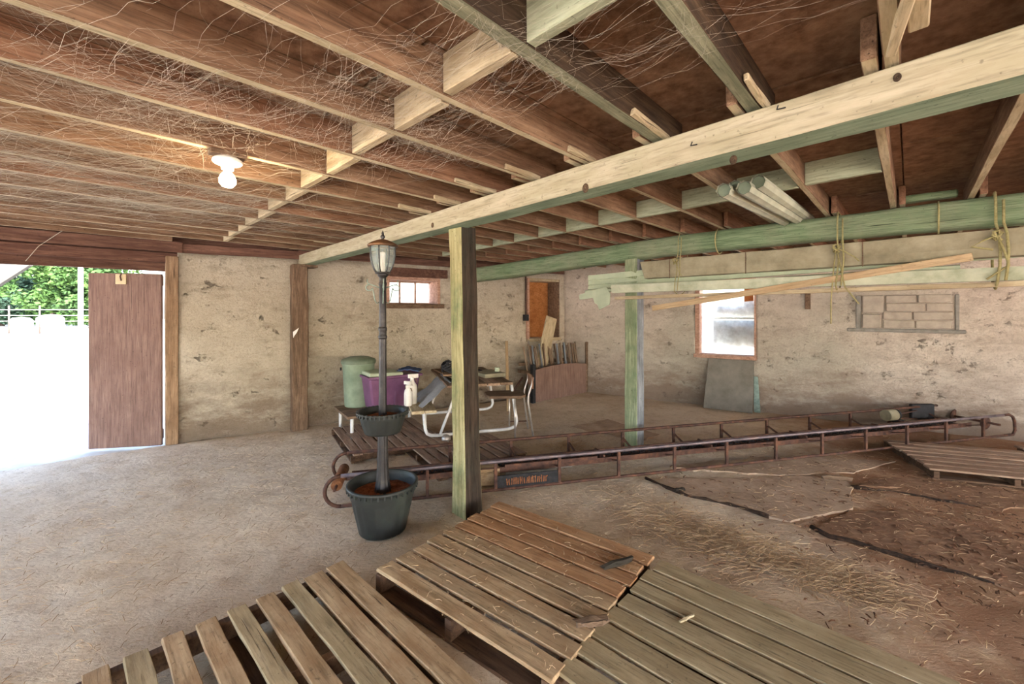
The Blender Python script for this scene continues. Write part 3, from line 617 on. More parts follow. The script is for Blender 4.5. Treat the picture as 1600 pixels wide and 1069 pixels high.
link('post_timber', mesh_of('post_timber', mb, ['post_moss', 'post_blue'], .008), Mr, post2)

# ------------------------------------------------------------------ bulb fixture
bp = SN(.04+.0, .044+JS*6, ZJ); bp = SN(G(358, 236, ZJ).dot(JD), .044+JS*6, ZJ)
lf = thing('ceiling_lampholder', bp-V((0, 0, .2)), 'white porcelain lampholder with a lit bulb on a joist', 'lamp')
mb = MB(); mb.box(bp-V((0, 0, .012)), (.16, .07, .026), Matrix.Translation(bp) @ Matrix.Rotation(math.radians(47), 4, 'Z') @ Matrix.Translation(-bp)); obj('mounting_block', mb, 'old_brown', lf, .003)
mb = MB(); mb.lathe([(.001, -.024), (.045, -.025), (.066, -.04), (.069, -.052), (.06, -.06), (.03, -.066), (.027, -.09), (.001, -.09)], 24, bp); obj('holder', mb, 'porcelain', lf)
mb = MB(); mb.lathe([(.014, -.088), (.016, -.1), (.03, -.118), (.038, -.14), (.036, -.16), (.024, -.176), (.001, -.182)], 20, bp); obj('bulb', mb, 'bulb_glow', lf)

# ------------------------------------------------------------------ pallets
def pallet(name, origin, ang, L, Wd, n, mat, label, z=.0, widths=None, seed=1, h=.14, cat='pallet', group='wooden pallets'):
    """origin = top far-left corner on the floor; slats run along ang, the pallet extends to the right-hand normal"""
    r = random.Random(seed); t = thing(name, (origin[0], origin[1], z), label, cat, group, math.radians(ang)); M = WM[t.name]
    y = 0; pitch = Wd/n
    for i in range(n):
        wd = pitch*(widths[i] if widths else r.uniform(.76, .86)); y0 = -i*pitch-wd/2
        mb = MB(); sg = 6; vs = []
        for k2 in range(sg+1):
            x = L*k2/sg+(r.uniform(-.012, .012) if k2 in (0, sg) else 0)
            for sy, sz in ((-1, -1), (1, -1), (1, 1), (-1, 1)):
                vs.append(V((x+(r.uniform(-.006, .006) if k2 in (0, sg) else 0), sy*wd/2+r.uniform(-.0035, .0035), sz*.0095+r.uniform(-.0015, .0015))))
        mb.v = vs
        for k2 in range(sg):
            for q in range(4): mb.f.append([k2*4+q, k2*4+(q+1) % 4, k2*4+4+(q+1) % 4, k2*4+4+q]); mb.mi.append(0); mb.sm.append(False)
        mb.f += [[3, 2, 1, 0], [sg*4+q for q in range(4)]]; mb.mi += [0, 0]; mb.sm += [False]*2
        link('slat', mesh_of('slat', mb, mat[i] if isinstance(mat, list) else mat, .003), M @ Matrix.Translation((0, y0, h-.0095)) @ Matrix.Rotation(r.uniform(-.008, .008), 4, 'Z'), t)
    for x in (.03, L/2, L-.03):
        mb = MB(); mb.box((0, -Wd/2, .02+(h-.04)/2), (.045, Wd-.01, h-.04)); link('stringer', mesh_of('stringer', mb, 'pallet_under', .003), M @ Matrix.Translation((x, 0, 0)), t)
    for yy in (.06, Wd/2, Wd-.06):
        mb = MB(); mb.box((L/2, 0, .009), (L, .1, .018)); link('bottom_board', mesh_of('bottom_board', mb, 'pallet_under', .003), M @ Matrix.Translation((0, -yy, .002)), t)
    return t
q1 = G(780, 783, .14); q2 = G(1018, 868, .14); q3 = G(583, 890, .14)
a1 = math.degrees(math.atan2((q2-q1).y, (q2-q1).x)); PW1 = (q3-q1).length
PO, PG = 'pallet_orange', 'pallet'
pallet('pallet', q1, a1, (q2-q1).length, PW1, 9, [PO, PO, PO, PO, PG, PG, PG, PG, PG], 'tan slatted pallet at the foot of the square post', seed=3, widths=[.83, .86, .82, .85, .8, .84, .8, .8, .84])
q4 = G(1023, 874, .135); q5 = G(1460, 1052, .135); a2 = math.degrees(math.atan2((q5-q4).y, (q5-q4).x))
pallet('pallet', V((q4.x+.03, q4.y+.0, 0)), a2, 1.22, 1.06, 8, ['pallet_grey']*8, 'greyish pallet at the bottom right beside the loose straw', seed=5, h=.135, widths=[.88, .85, .82, .86, .8, .86, .8, .82])
q6 = G(537, 876, .13)
pallet('pallet', V((q6.x, q6.y, 0)), -43.6, 1.2, 1.13, 9, [PG, PG, 'pallet_grey', PG, 'pallet_grey', PG, PG, 'pallet_grey', PG], 'wide-gapped pallet at the bottom left of the row', seed=8, h=.13, widths=[.80, .8, .68, .68, .64, .66, .64, .66, .66])
pallet('pallet', (-1.42, 6.0, 0), -58, 1.2, 1.05, 9, 'pallet_far', 'dusty pallet under the picnic table, nearer the lamp planter', seed=11, h=.10)

pallet('pallet', (-.48, 5.52, 0), -58, 1.2, 1.0, 9, 'pallet_far', 'dusty pallet under the wooden chair', seed=12, h=.10)
pr = G(1410, 697, .10)
pallet('pallet', (pr.x, pr.y+.25, 0), -20, 1.2, 1.0, 7, 'pallet_far', 'low pallet at the right edge under the rusty frame end', seed=14, h=.10)
pallet('pallet', (pr.x+1.25, pr.y+.0, 0), -20, 1.2, 1.0, 7, 'pallet_far', 'low pallet at the far right edge by the wall', seed=15, h=.11)
# scraps on the pallets
def chunk(name, c, L, wd, ht, ang, mat, label, seed=1, tilt=0):
    r = random.Random(seed); mb = MB(); vs = []; sg = 5
    for i in range(sg+1):
        t = i/sg-.5; k = (1-.22*abs(2*t)**3)
        for q in range(6): a = q*PI/3; vs.append(V((t*L+r.uniform(-.09, .09)*L, math.cos(a)*wd/2*k*r.uniform(.6, 1.25), math.sin(a)*ht/2*k*r.uniform(.7, 1.2))))
    mb.add(vs, [(i*6+q, i*6+(q+1) % 6, i*6+6+(q+1) % 6, i*6+6+q) for i in range(sg) for q in range(6)]+[[5, 4, 3, 2, 1, 0], [sg*6+q for q in range(6)]])
    o = link(name, mesh_of(name, mb, mat), Matrix.Translation(V(c)+V((0, 0, ht*.42))) @ Matrix.Rotation(ang, 4, 'Z') @ Matrix.Rotation(tilt, 4, 'Y')); return tag(o, label, 'wood scrap')
chunk('wood_scrap', G(965, 884, .14), .2, .045, .035, .45, 'post_shade_dark_wood', 'dark splintered wood chunk lying on the tan pallet', 1)
chunk('wood_scrap', G(925, 975, .142), .16, .07, .03, .2, 'old_brown', 'brown bark lump between the tan pallet and the greyish pallet', 2)
chunk('wood_scrap', G(1073, 968, .135), .10, .02, .012, .5, 'plank_pale', 'pale splinter lying on the greyish pallet', 6)
chunk('wood_scrap', G(1308, 751), .22, .06, .05, -.25, 'old_brown', 'short wooden stick lying on the bare floor right of centre', 3)
chunk('wood_scrap', G(1062, 768), .1, .05, .035, .3, 'post_shade_dark_wood', 'dark stone-like lump on the slab edge', 4)
chunk('wood_scrap', G(1375, 762), .32, .09, .025, -.1, 'slab_red', 'flat brown crust flake on the red-brown floor', 5)

# slabs in the floor
def slab(pts, h, mat, seed=1, joint=0):
    r = random.Random(seed); poly = []; cut = []
    for i in range(len(pts)):
        a, b = V(pts[i]), V(pts[(i+1) % len(pts)]); n = max(2, int((b-a).length/.09))
        for k in range(n):
            p = a.lerp(b, k/n); q = (p.x+r.uniform(-.022, .022), p.y+r.uniform(-.022, .022)); poly.append(q)
            if i < joint: cut.append(V((q[0], q[1], h*.4)))
    mb = MB(); mb.prism(poly, -.05, h); link('slab', mesh_of('slab', mb, mat), Matrix(), floor)
    if len(cut) > 3:      # dark bead standing in for the shadowed gap along the broken edge
        mb = MB(); mb.tube(cut, [r.choice((.004, .007, .010, .014, .018)) for _ in cut], 7); link('joint_shade', mesh_of('joint_shade', mb, 'gap_shade'), Matrix(), floor)
def gp(*a): return [G(x, y) for x, y in a]
slab(gp((1012, 749), (1062, 771), (1140, 789), (1230, 815), (1330, 795), (1330, 762), (1310, 742), (1180, 748)), .006, 'slab', 1, 3)
slab(gp((1266, 826), (1330, 848), (1440, 880), (1590, 925), (1700, 900), (1560, 835), (1430, 800), (1330, 800)), .006, 'slab_red', 2, 3)
slab(gp((1050, 730), (1200, 742), (1320, 740), (1400, 722), (1240, 712), (1100, 722)), .003, 'slab', 3, 0)
slab(gp((1330, 760), (1440, 775), (1560, 800), (1640, 780), (1480, 750), (1380, 745)), .005, 'slab_red', 4, 2)
slab(gp((890, 668), (1000, 690), (1030, 680), (950, 655)), .004, 'slab', 5, 0)

# ------------------------------------------------------------------ lamp-post planter
lc = G(598, 826); lc.z = 0
lp = thing('lamp_post_planter', lc, 'dark lamp post with lantern rising from two stacked plastic planters', 'lamp post')
def potmesh(name, z0, h, rt, rb, n=72):
    mb = MB(); ribs = lambda k, z: (1-.022*(k % 4 < 2)) if z0+.03 < z < z0+h*.72 else 1
    notch = lambda k, z: 1
    mb.lathe([(.001, z0), (rb, z0), (rb+.004, z0+.012), (rb+(rt-rb)*.2, z0+h*.2), (rb+(rt-rb)*.5, z0+h*.5), (rb+(rt-rb)*.68, z0+h*.71)], n, lc, mod=ribs)
    mb.lathe([(rb+(rt-rb)*.70, z0+h*.71), (rb+(rt-rb)*.9, z0+h*.9), (rt-.006, z0+h*.93), (rt+.006, z0+h*.94), (rt+.008, z0+h), (rt-.006, z0+h+.003), (rt-.012, z0+h), (rt-.016, z0+h*.9), (rb+(rt-rb)*.75-.012, z0+h*.78)], n, lc)
    o = obj(name, mb, 'pot', lp)
    for k in range(36):
        a = 2*PI*k/36; m2 = MB(); p = lc+V(((rt+.002)*math.cos(a), (rt+.002)*math.sin(a), z0+h*.93)); m2.box((0, 0, 0), (.012, .011, .03), Matrix.Translation(p) @ Matrix.Rotation(a, 4, 'Z')); obj('rim_tooth', m2, 'pot', o)
    return o
def soil(name, z, r, seed, parent):
    mb = MB(); g = [[lc+V((r*i/10*math.cos(a*2*PI/28), r*i/10*math.sin(a*2*PI/28), z+.018*noise.noise(V((i*.9, a*.6, seed)))+(.02 if i < 3 else 0))) for a in range(29)] for i in range(11)]
    mb.sheet(g); return obj(name, mb, 'soil', parent)
pot1 = potmesh('large_pot', 0, .345, .245, .165); soil('soil', .27, .222, 1, pot1)
pot2 = potmesh('small_pot', .71, .155, .178, .128); soil('soil', .815, .158, 2, pot2)
mb = MB(); fl = lambda k, z: 1-.07*(k % 2); mb.lathe([(.062, .27), (.058, .3), (.05, .34), (.042, .45), (.038, .6), (.036, .72)], 24, lc, mod=fl, sm=False); obj('lower_pole', mb, 'lamp_metal', lp)
mb = MB(); mb.lathe([(.034, .80), (.03, .85), (.029, 1.0), (.027, 1.40)], 20, lc, mod=fl, sm=False); obj('middle_pole', mb, 'lamp_metal', lp)
mb = MB(); mb.lathe([(.027, 1.39), (.031, 1.395), (.032, 1.41), (.027, 1.42), (.027, 1.445), (.031, 1.455), (.031, 1.47), (.026, 1.48)], 20, lc); obj('collar', mb, 'lamp_metal', lp)
mb = MB(); mb.lathe([(.026, 1.47), (.025, 1.78), (.029, 1.785), (.029, 1.8), (.024, 1.81), (.024, 1.84), (.035, 1.85), (.04, 1.865), (.03, 1.875)], 20, lc, mod=None); obj('upper_pole', mb, 'lamp_metal', lp)
for k in range(4):
    a = .35+k*PI/2; u = V((math.cos(a), math.sin(a), 0)); mb = MB(); z = V((0, 0, 1))
    pts = [lc+u*.024+z*1.765, lc+u*.06+z*1.78, lc+u*.095+z*1.79]+arc(lc+u*.095+z*1.765, .022, PI/2, -PI*.9, 9, u, z); mb.tube(pts, .0045, 6)
    mb.tube([lc+u*.024+z*1.66, lc+u*.04+z*1.65, lc+u*.055+z*1.675, lc+u*.062+z*1.72, lc+u*.072+z*1.765], .004, 6); mb.tube([lc+u*.095+z*1.79, lc+u*.105+z*1.80, lc+u*.108+z*1.825], .004, 6); obj('scroll_hook', mb, 'verdigris', lp)
# lantern
zb, zt, rb, rt = 1.875, 2.07, .048, .092
prof = [(0, rb), (.12, .064), (.35, .082), (.65, .092), (1, rt)]
def lr(t):
    for (a, x), (b, y) in zip(prof, prof[1:]):
        if t <= b: return x+(y-x)*(t-a)/(b-a)
    return rt
mb = MB(); mb.lathe([(.025, zb-.012), (.052, zb-.008), (.054, zb+.004), (.02, zb+.006)], 24, lc); obj('lantern_base', mb, 'lamp_metal', lp)
for k in range(8):
    a0, a1_ = 2*PI*k/8+.03, 2*PI*(k+1)/8-.03; mb = MB()
    g = [[lc+V((lr(t/8)*math.cos(a), lr(t/8)*math.sin(a), zb+(zt-zb)*t/8)) for a in (a0, (a0+a1_)/2, a1_)] for t in range(9)]; mb.sheet(g); obj('pane', mb, 'lantern_glass', lp)
    a = 2*PI*k/8; mb = MB(); mb.tube([lc+V((lr(t/8)*math.cos(a), lr(t/8)*math.sin(a), zb+(zt-zb)*t/8)) for t in range(9)], .0045, 6); obj('rib', mb, 'lamp_metal', lp)
mb = MB(); mb.lathe([(.088, zt-.006), (.108, zt-.004), (.11, zt+.006), (.1, zt+.016), (.075, zt+.03), (.045, zt+.042), (.018, zt+.05), (.001, zt+.052)], 28, lc); cap_ = obj('lantern_cap', mb, 'copper_cap', lp)
mb = MB(); mb.lathe([(.016, zt+.046), (.009, zt+.056), (.018, zt+.066), (.014, zt+.078), (.007, zt+.084), (.01, zt+.092), (.005, zt+.104), (.001, zt+.116)], 14, lc); obj('finial', mb, 'lamp_metal', cap_)
mb = MB(); mb.lathe([(.018, zb+.004), (.018, zb+.15), (.001, zb+.155)], 14, lc); obj('candle_sleeve', mb, 'white_plastic', lp)

# ------------------------------------------------------------------ bale elevator (long rusty frame)
EA, EB = V((-1.40, 3.44, .018)), V((5.90, 5.115, .10)); ed = (EB-EA).normalized(); en = V((-ed.y, ed.x, 0)).normalized(); EH = .245; EW = .58
el = thing('bale_elevator', EA, 'long rusty tubular bale elevator frame lying across the floor', 'elevator')
UZ = V((0, 0, 1)); LEN = (EB-EA).length
def ep(t, h, wv): return EA+ed*t+UZ*h+en*wv
for wv, tx in ((0, 0), (EW, -.12)):
    L0, L1 = -.0+tx*.3, LEN+tx
    mb = MB(); rr = EH/2
    pts = [ep(t, EH, wv) for t in (L0+.02+ (L1-L0-.04)*i/12 for i in range(13))]
    m1 = MB(); m1.tube(pts, .0165, 8); obj('top_rail', m1, 'rust_blue_sheen' if wv == 0 else 'rust', el)  # bluish highlight of the front rail is put into its colour
    m2 = MB(); m2.tube([ep(t, 0, wv) for t in (L0+.02+(L1-L0-.04)*i/12 for i in range(13))], .015, 8); obj('bottom_rail', m2, 'rust', el)
    m3 = MB(); m3.tube(arc(ep(L0+.02, rr, wv), rr, PI/2, PI*1.5, 12, ed, UZ), .0155, 8); obj('end_hoop', m3, 'rust', el)
    m4 = MB(); c0 = ep(L1-.02, 0, wv); m4.tube([c0+UZ*EH, c0+UZ*EH+ed*.10, c0+UZ*(EH-.03)+ed*.16, c0+UZ*(EH-.09)+ed*.19, c0+UZ*.05+ed*.20, c0+ed*.16, c0], .0155, 8); obj('end_hoop', m4, 'rust', el)
    t = .1 if wv == 0 else .28; first = True
    ts = [.705+.585*i-.585 for i in range(0, 13)] if wv == 0 else [.32+.62*i for i in range(0, 12)]
    for t in ts:
        if not (.05 < t < LEN-.15): continue
        mb = MB(); mb.bar(ep(t, 0, wv), ep(t, EH, wv), .022, .026, tuple(ed)); obj('strut', mb, 'rust', el)
        sgn = 1 if wv == 0 else -1
        mb = MB(); mb.bar(ep(t, EH*.62 if wv == 0 else EH*.7, wv), ep(t+.02, .10, wv+sgn*.17), .02, .012); obj('brace', mb, 'rust', el)
for wv in (.17, .41):   # trough sides
    mb = MB(); mb.bar(ep(.05, .105, wv), ep(LEN-.25, .105, wv), .012, .05); obj('trough_side', mb, 'rust', el, .002)
mb = MB(); mb.bar(ep(.05, .083, .29), ep(LEN-.25, .083, .29), .24, .004); obj('trough_floor', mb, 'rust', el)
# drag chain: links along the trough
li = MB()
for i in range(150):
    t = .1+i*.047
    if t > LEN-.35: break
    li.tube(arc(ep(t, .112, .29), .02, 0, 2*PI, 6, ed, en if i % 2 else UZ)[:-1], .0055, 4, closed=True)
ch = obj('drag_chain', li, 'black_metal', el); ch['kind'] = 'stuff'
for t in (1.1, 2.4, 3.6, 4.8, 6.0):
    mb = MB(); mb.bar(ep(t, .125, .18), ep(t, .125, .40), .02, .05); obj('flight', mb, 'rust', el, .002)
mb = MB(); mb.tube([ep(-.03, .13, .1), ep(-.03, .13, .5)], .045, 16); obj('end_roller', mb, 'rust_bright', el)
mb = MB(); mb.tube([ep(-.03, .13, .0), ep(-.03, .13, .58)], .012, 8); obj('roller_shaft', mb, 'rust', el)
# cast plate between two struts
tA, tB = 1.29+.013, 1.875-.013
mb = MB(); mb.bar(ep(tA, .062, .0), ep(tB, .062, .0), .012, .115); pl = obj('cast_plate', mb, 'black_metal', el, .002)
r0 = random.Random(2)
for i in range(19):
    t = tA+.09+i*.0195; hh = r0.choice((.055, .06, .05, .06)); sh = r0.uniform(-.008, .008)
    mb = MB(); mb.bar(ep(t, .034, -.009), ep(t+sh, .034+hh, -.009), .004, .008+r0.uniform(0, .004), up=tuple(ed)); obj('raised_mark', mb, 'rust_bright', pl)
    if i % 3 == 0: mb = MB(); mb.bar(ep(t-.003, .04+r0.choice((0, .025, .045)), -.009), ep(t+.017, .04+r0.choice((0, .025, .045)), -.009), .004, .007); obj('raised_mark', mb, 'rust_bright', pl)
# drive end: motor, gear guard, cross shaft
mb = MB(); mb.box(ep(LEN-.42, .18, EW), (.3, .05, .2), None); obj('belt_guard', mb, 'black_metal', el, .008)
mb = MB(); c = ep(LEN-.95, .19, EW-.06); mb.tube([c-ed*.16, c-ed*.02], .07, 16); obj('motor', mb, 'cardboard', el)
mb = MB(); mb.tube([c-ed*.02, c+ed*.03, c+ed*.06], [.075, .06, .03], 14); mb.box(c+ed*.02-UZ*.08, (.1, .1, .04)); obj('motor_end', mb, 'black_metal', el)
mb = MB(); mb.bar(c+ed*.08, ep(LEN-.5, .2, EW), .012, .012); mb.bar(c+ed*.08-UZ*.05, ep(LEN-.5, .09, EW), .012, .012); obj('motor_brace', mb, 'rust', el)
for t, wv in ((LEN-.05, .45), (LEN-.1, .12)):
    mb = MB(); g0 = ep(t, .13, wv); mb.lathe([(.001, -.01), (.075, -.01), (.085, 0), (.075, .01), (.001, .01)], 18); Mx = frame(g0, g0+en) @ Matrix.Rotation(PI/2, 4, 'Y'); mb.v = [Mx @ p for p in mb.v]; obj('sprocket', mb, 'rust', el)
mb = MB(); mb.tube([ep(LEN-.07, .13, 0), ep(LEN-.07, .13, EW)], .014, 8); obj('cross_shaft', mb, 'rust', el)
mb = MB(); mb.bar(ep(2.3, .15, .13), ep(1.4, .15, .13), .02, .03); obj('angle_strip', mb, 'rust', el)
# things around the frame
def slabthing(name, pts, h, mat, label, cat, z=0, bev=.003):
    mb = MB(); mb.prism([(p.x, p.y) for p in pts], z, z+h); return tag(obj(name, mb, mat, None, bev), label, cat)
wc = V((-.27, 3.98, 0))
slabthing('wood_block', [wc+ed*a+en*b for a, b in ((-.14, -.11), (.14, -.11), (.14, .06), (-.14, .06))], .15, 'pallet', 'pale wooden block behind the post under the rusty frame', 'block', .005)
g = [[V((-.06+.5*i/8, 4.0+.12*i/8+.15*j/4, .012+.05*abs(math.sin(i*.9+j))*(1-j/5))) for j in range(5)] for i in range(9)]
mb = MB(); mb.sheet(g, th=.003, nrm=(0, 0, 1)); tag(obj('plastic_scrap', mb, 'white_plastic'), 'crumpled white plastic scrap under the rusty frame', 'plastic')
slabthing('fibre_board', [V((-.02, 4.2, 0)), V((.62, 4.34, 0)), V((.56, 4.62, 0)), V((-.05, 4.5, 0))], .012, 'panel_grey', 'grey flat board lying behind the cast plate', 'board', .006)
def ball(c, r, sq=1): 
    mb = MB(); mb.lathe([(max(.001, r*math.cos(a)), r*sq*math.sin(a)) for a in [(-.5+i/10)*PI for i in range(11)]], 18, c); return mb
tag(obj('metal_ball', ball(G(695, 690, .11)+V((0, .1, .0)), .055), 'chrome'), 'small shiny metal ball on the slats below the picnic bench', 'ball')

# ------------------------------------------------------------------ picnic table and clutter
ua = math.radians(18); U = V((math.cos(ua), math.sin(ua), 0)); Vv = V((-U.y, U.x, 0)); T0 = V((-.96, 4.90, .10))
def tp(a, b, z): return T0+U*a+Vv*b+UZ*(z-.10)
tb = thing('picnic_table', T0, 'picnic table with white tube legs and a worn plank bench seat', 'picnic table')
for b in (.12, 1.25):
    mb = MB(); r = .02
    pts = [tp(-.04, b, .40), tp(-.02, b, .2), tp(.0, b, .15), tp(.05, b, .125), tp(.12, b, .12), tp(.65, b, .12), tp(.95, b, .12), tp(1.03, b, .125), tp(1.09, b, .15), tp(1.11, b, .2), tp(1.04, b, .69)]
    mb.tube(pts, r, 10); obj('floor_tube', mb, 'white_tube', tb)
    for s in (-1,):
        mb = MB(); mb.tube([tp(.65+s*.5, b, .12), tp(.65+s*.28, b, .68)], .017, 8); obj('leg_tube', mb, 'white_tube', tb)
    for a in (-.14,):
        mb = MB(); mb.bar(tp(a, b, .405), tp(a+.22, b, .405), .03, .02); obj('seat_bracket', mb, 'white_tube', tb)
    mb = MB(); mb.bar(tp(.27, b, .685), tp(1.03, b, .685), .04, .025); obj('top_bracket', mb, 'white_tube', tb)
for a in (-.19, -.045):
    timber('seat_plank', tp(a+.07, -.02, .435), tp(a+.07, 1.42, .435), .138, .035, 'plank_pale' if a < 0 else 'old_brown', tb, 6, .002, .004)
for i in range(5):
    timber('top_plank', tp(.29+i*.16, -.05, .715), tp(.29+i*.16, 1.45, .715), .152, .032, ['old_brown', 'pallet_far'][i % 2], tb, 6, .002, .004)
def stack(name, c, d, ang, mat, label, cat, tilt=0, bev=.004):
    mb = MB(); mb.box((0, 0, d[2]/2), d); return tag(link(name, mesh_of(name, mb, mat, bev), Matrix.Translation(c) @ Matrix.Rotation(ang, 4, 'Z') @ Matrix.Rotation(tilt, 4, 'X')), label, cat)
stack('loose_board', tp(.45, .85, .732), (.34, .9, .022), ua+.12, 'old_brown', 'lower loose brown board lying on the picnic table', 'board')
stack('loose_board', tp(.42, .9, .755), (.26, .8, .02), ua-.1, 'jamb_wood', 'upper loose tan board lying on the picnic table', 'board')
mb = MB(); r0 = random.Random(5)
for k in range(5):
    c = tp(.36, .7, .80+.022*k); mb.tube([c+V((.09*math.cos(a)+r0.uniform(-.008, .008), .07*math.sin(a), r0.uniform(-.008, .008)+.03*math.sin(a*2+k))) for a in [i*2*PI/14 for i in range(14)]], .016, 6, closed=True)
tag(obj('cable_coil', mb, 'black_rubber'), 'black coiled hose heaped on the picnic table boards', 'hose')
mb = MB(); g = [[tp(.50+.3*i/8, .62+.22*j/6, .776+.05*abs(noise.noise(V((i*.6, j*.6, 4))))*math.sin(PI*i/8)) for j in range(7)] for i in range(9)]; mb.sheet(g, th=.01, nrm=(0, 0, 1)); tag(obj('dark_rag', mb, 'black_rubber'), 'crumpled dark rag beside the coiled hose', 'rag')
stack('sheet_stack', tp(.86, .55, .732), (.3, .4, .05), ua+.2, 'cardboard', 'pale cardboard sheet stack on the picnic table behind the post', 'cardboard')
mb = MB(); mb.lathe([(.001, 0), (.035, 0), (.035, .07), (.03, .078), (.036, .08), (.036, .1), (.001, .1)], 16, tp(.98, .55, .733)); tag(obj('small_jar', mb, 'siding'), 'small pale green jar at the table end right of the post', 'jar')
# tarp hanging from the table towards the bench
g = []
for i in range(13):
    row = []
    for j in range(12):
        t = j/11; b = .1+.75*i/12; a = .24-.30*t+.03*math.sin(i*1.1+t*3); z = .735-.27*t+.02*noise.noise(V((i*.4, j*.4, 2)))
        if t < .15: a, z = .36-.9*t, .742
        row.append(tp(a, b, z))
    g.append(row)
mb = MB(); mb.sheet(g, th=.004, nrm=tuple(-U)); tag(obj('grey_tarp', mb, 'grey_tarp'), 'grey tarp hanging from the table edge onto the bench', 'tarp')
# white trigger bottles on the bench
def bottle(c, label, s=1, ang=0):
    t = thing('spray_bottle', c, label, 'bottle', 'white bottles on the bench', ang)
    mb = MB(); mb.lathe([(.001, 0), (.046*s, 0), (.05*s, .01), (.05*s, .14*s), (.044*s, .18*s), (.022*s, .215*s), (.019*s, .235*s), (.001, .236*s)], 16); obj('body', mb, 'white_plastic', t, 0, True)
    mb = MB(); mb.box((.012, 0, .27*s), (.1*s, .03, .04*s)); mb.tube([(0, 0, .23*s), (0, 0, .26*s)], .02*s, 10); obj('spray_head', mb, 'white_plastic', t, 0.004, True)
    mb = MB(); mb.bar((.03*s, 0, .255*s), (.05*s, 0, .2*s), .016, .01); obj('trigger', mb, 'old_brown', t, 0.002, True); return t
for (px, py, s, an, lab) in ((624, 634, 1.0, 2.6, 'white spray bottle at the outer left of the bench'), (634, 634, .85, .4, 'shorter white spray bottle between two others on the bench'), (644, 630, 1.25, .5, 'tallest white spray bottle beside the grey tarp')):
    q = G(px, py, .455); bottle(tp(max(-.2, min(.08, (q-T0).dot(U))), max(.1, (q-T0).dot(Vv)), .4525), lab, s, an)
# low bench under the bin and tote
lb = V((-1.72, 5.72, 0)); wl_u = WF[2]
bench = thing('low_bench', lb, 'low plank bench under the purple tote and green bin', 'bench'); 
def lbp(a, b, z): return lb+wl_u*a+WF[3]*-b+UZ*z
for i in range(3): timber('plank', lbp(-.55, -.22+i*.24, .30), lbp(.55, -.22+i*.24, .30), .22, .035, 'old_brown', bench, 4, .002, .004)
for a in (-.48, .48):
    for b in (-.26, .3):
        mb = MB(); mb.tube([lbp(a, b, -.01), lbp(a, b, .29)], .02, 10); obj('leg', mb, 'white_tube', bench)
tz = .32; tc = lbp(.06, -.06, tz)
tote = thing('storage_tote', tc, 'purple plastic storage tote with a pale lid corner on the low bench', 'tote', None, math.atan2(wl_u.y, wl_u.x))
mb = MB(); mb.hexa([V((x*.28, y*.19, 0)) for x, y in ((-1, -1), (1, -1), (1, 1), (-1, 1))], [V((x*.34, y*.235, .42)) for x, y in ((-1, -1), (1, -1), (1, 1), (-1, 1))]); obj('tub', mb, 'purple', tote, .02, True)
mb = MB()
for c, d in (((0, -.245, .425), (.72, .025, .03)), ((0, .245, .425), (.72, .025, .03)), ((-.35, 0, .425), (.025, .5, .03)), ((.35, 0, .425), (.025, .5, .03))): mb.box(c, d)
obj('rim', mb, 'purple', tote, .004, True)
for x in (-.2, .0, .2): mb = MB(); mb.box((x, -.222, .2), (.03, .03, .34), Matrix.Rotation(-.1, 4, 'X')); obj('moulded_rib', mb, 'purple', tote, .004, True)
mb = MB(); mb.box((-.14, .0, .45), (.44, .46, .05), Matrix.Rotation(.05, 4, 'Y')); obj('lid', mb, 'siding', tote, .01, True)
g = [[tc+V((.1+.3*i/8, -.05+.2*j/7, .462+.05*abs(noise.noise(V((i*.5, j*.5, 1))))+.02*math.sin(PI*i/8))) for j in range(8)] for i in range(9)]
mb = MB(); mb.sheet(g, th=.01, nrm=(0, 0, 1)); tag(obj('blue_cloth', mb, 'blue_cloth'), 'crumpled blue cloth heaped on the purple tote', 'cloth')
bc = lbp(-.26, .24, tz)
binn = thing('garbage_can', bc, 'pale green ribbed garbage can with a lid behind the purple tote', 'garbage can')
mb = MB(); mb.lathe([(.001, 0), (.175, 0), (.18, .02), (.205, .55), (.215, .56), (.215, .58), (.001, .58)], 60, bc, mod=lambda k, z: (1-.03*(k % 3 == 0)) if .03 < z < .54 else 1); obj('body', mb, 'bin_green', binn)
mb = MB(); mb.lathe([(.222, .57), (.225, .60), (.21, .625), (.12, .655), (.001, .665)], 32, bc); obj('lid', mb, 'bin_lid', binn)
mb = MB(); mb.bar(bc+V((-.22, -.05, .5)), bc+V((-.19, -.13, .5)), .02, .03); obj('handle', mb, 'black_rubber', binn)

# chair right of the post
ca = math.radians(8); chd = V((.13, 5.22, .10)); chair = thing('wooden_chair', chd, 'chair with thin metal legs and a worn wooden seat on the far pallet', 'chair', None, ca)
def cpart(name, mb, mat, bev=.003): return obj(name, mb, mat, chair, bev, True)
mb = MB(); mb.prism([(-.46, -.02), (-.42, -.16), (-.05, -.19), (.02, -.12), (.02, .15), (-.05, .2), (-.4, .2), (-.46, .14)], .46, .49); cpart('seat', mb, 'old_brown', .006)
for x, y in ((-.12, -.17), (-.14, .16)): mb = MB(); mb.tube([(x, y, .46), (x+.0, y*1.1, 0)], .011, 8); cpart('leg', mb, 'chrome', 0)
for x, y in ((.0, -.15), (.0, .16)):
    mb = MB(); mb.tube([(x+.10, y*1.15, 0), (x+.04, y, .42), (x+.05, y, .5), (x+.09, y, .62), (x+.10, y, .70)], .012, 8); cpart('leg', mb, 'chrome', 0)
mb = MB(); mb.bar((-.14, .17, .1), (.08, .17, .1), .01, .01); cpart('stretcher', mb, 'rust', 0)
mb = MB(); g = [[V((.085+.02*math.sin(PI*j/8), -.18+.36*j/8, .57+.14*i/3)) for j in range(9)] for i in range(4)]; mb.sheet(g, th=.015, nrm=(1, 0, 0)); cpart('backrest', mb, 'joist_red', 0)
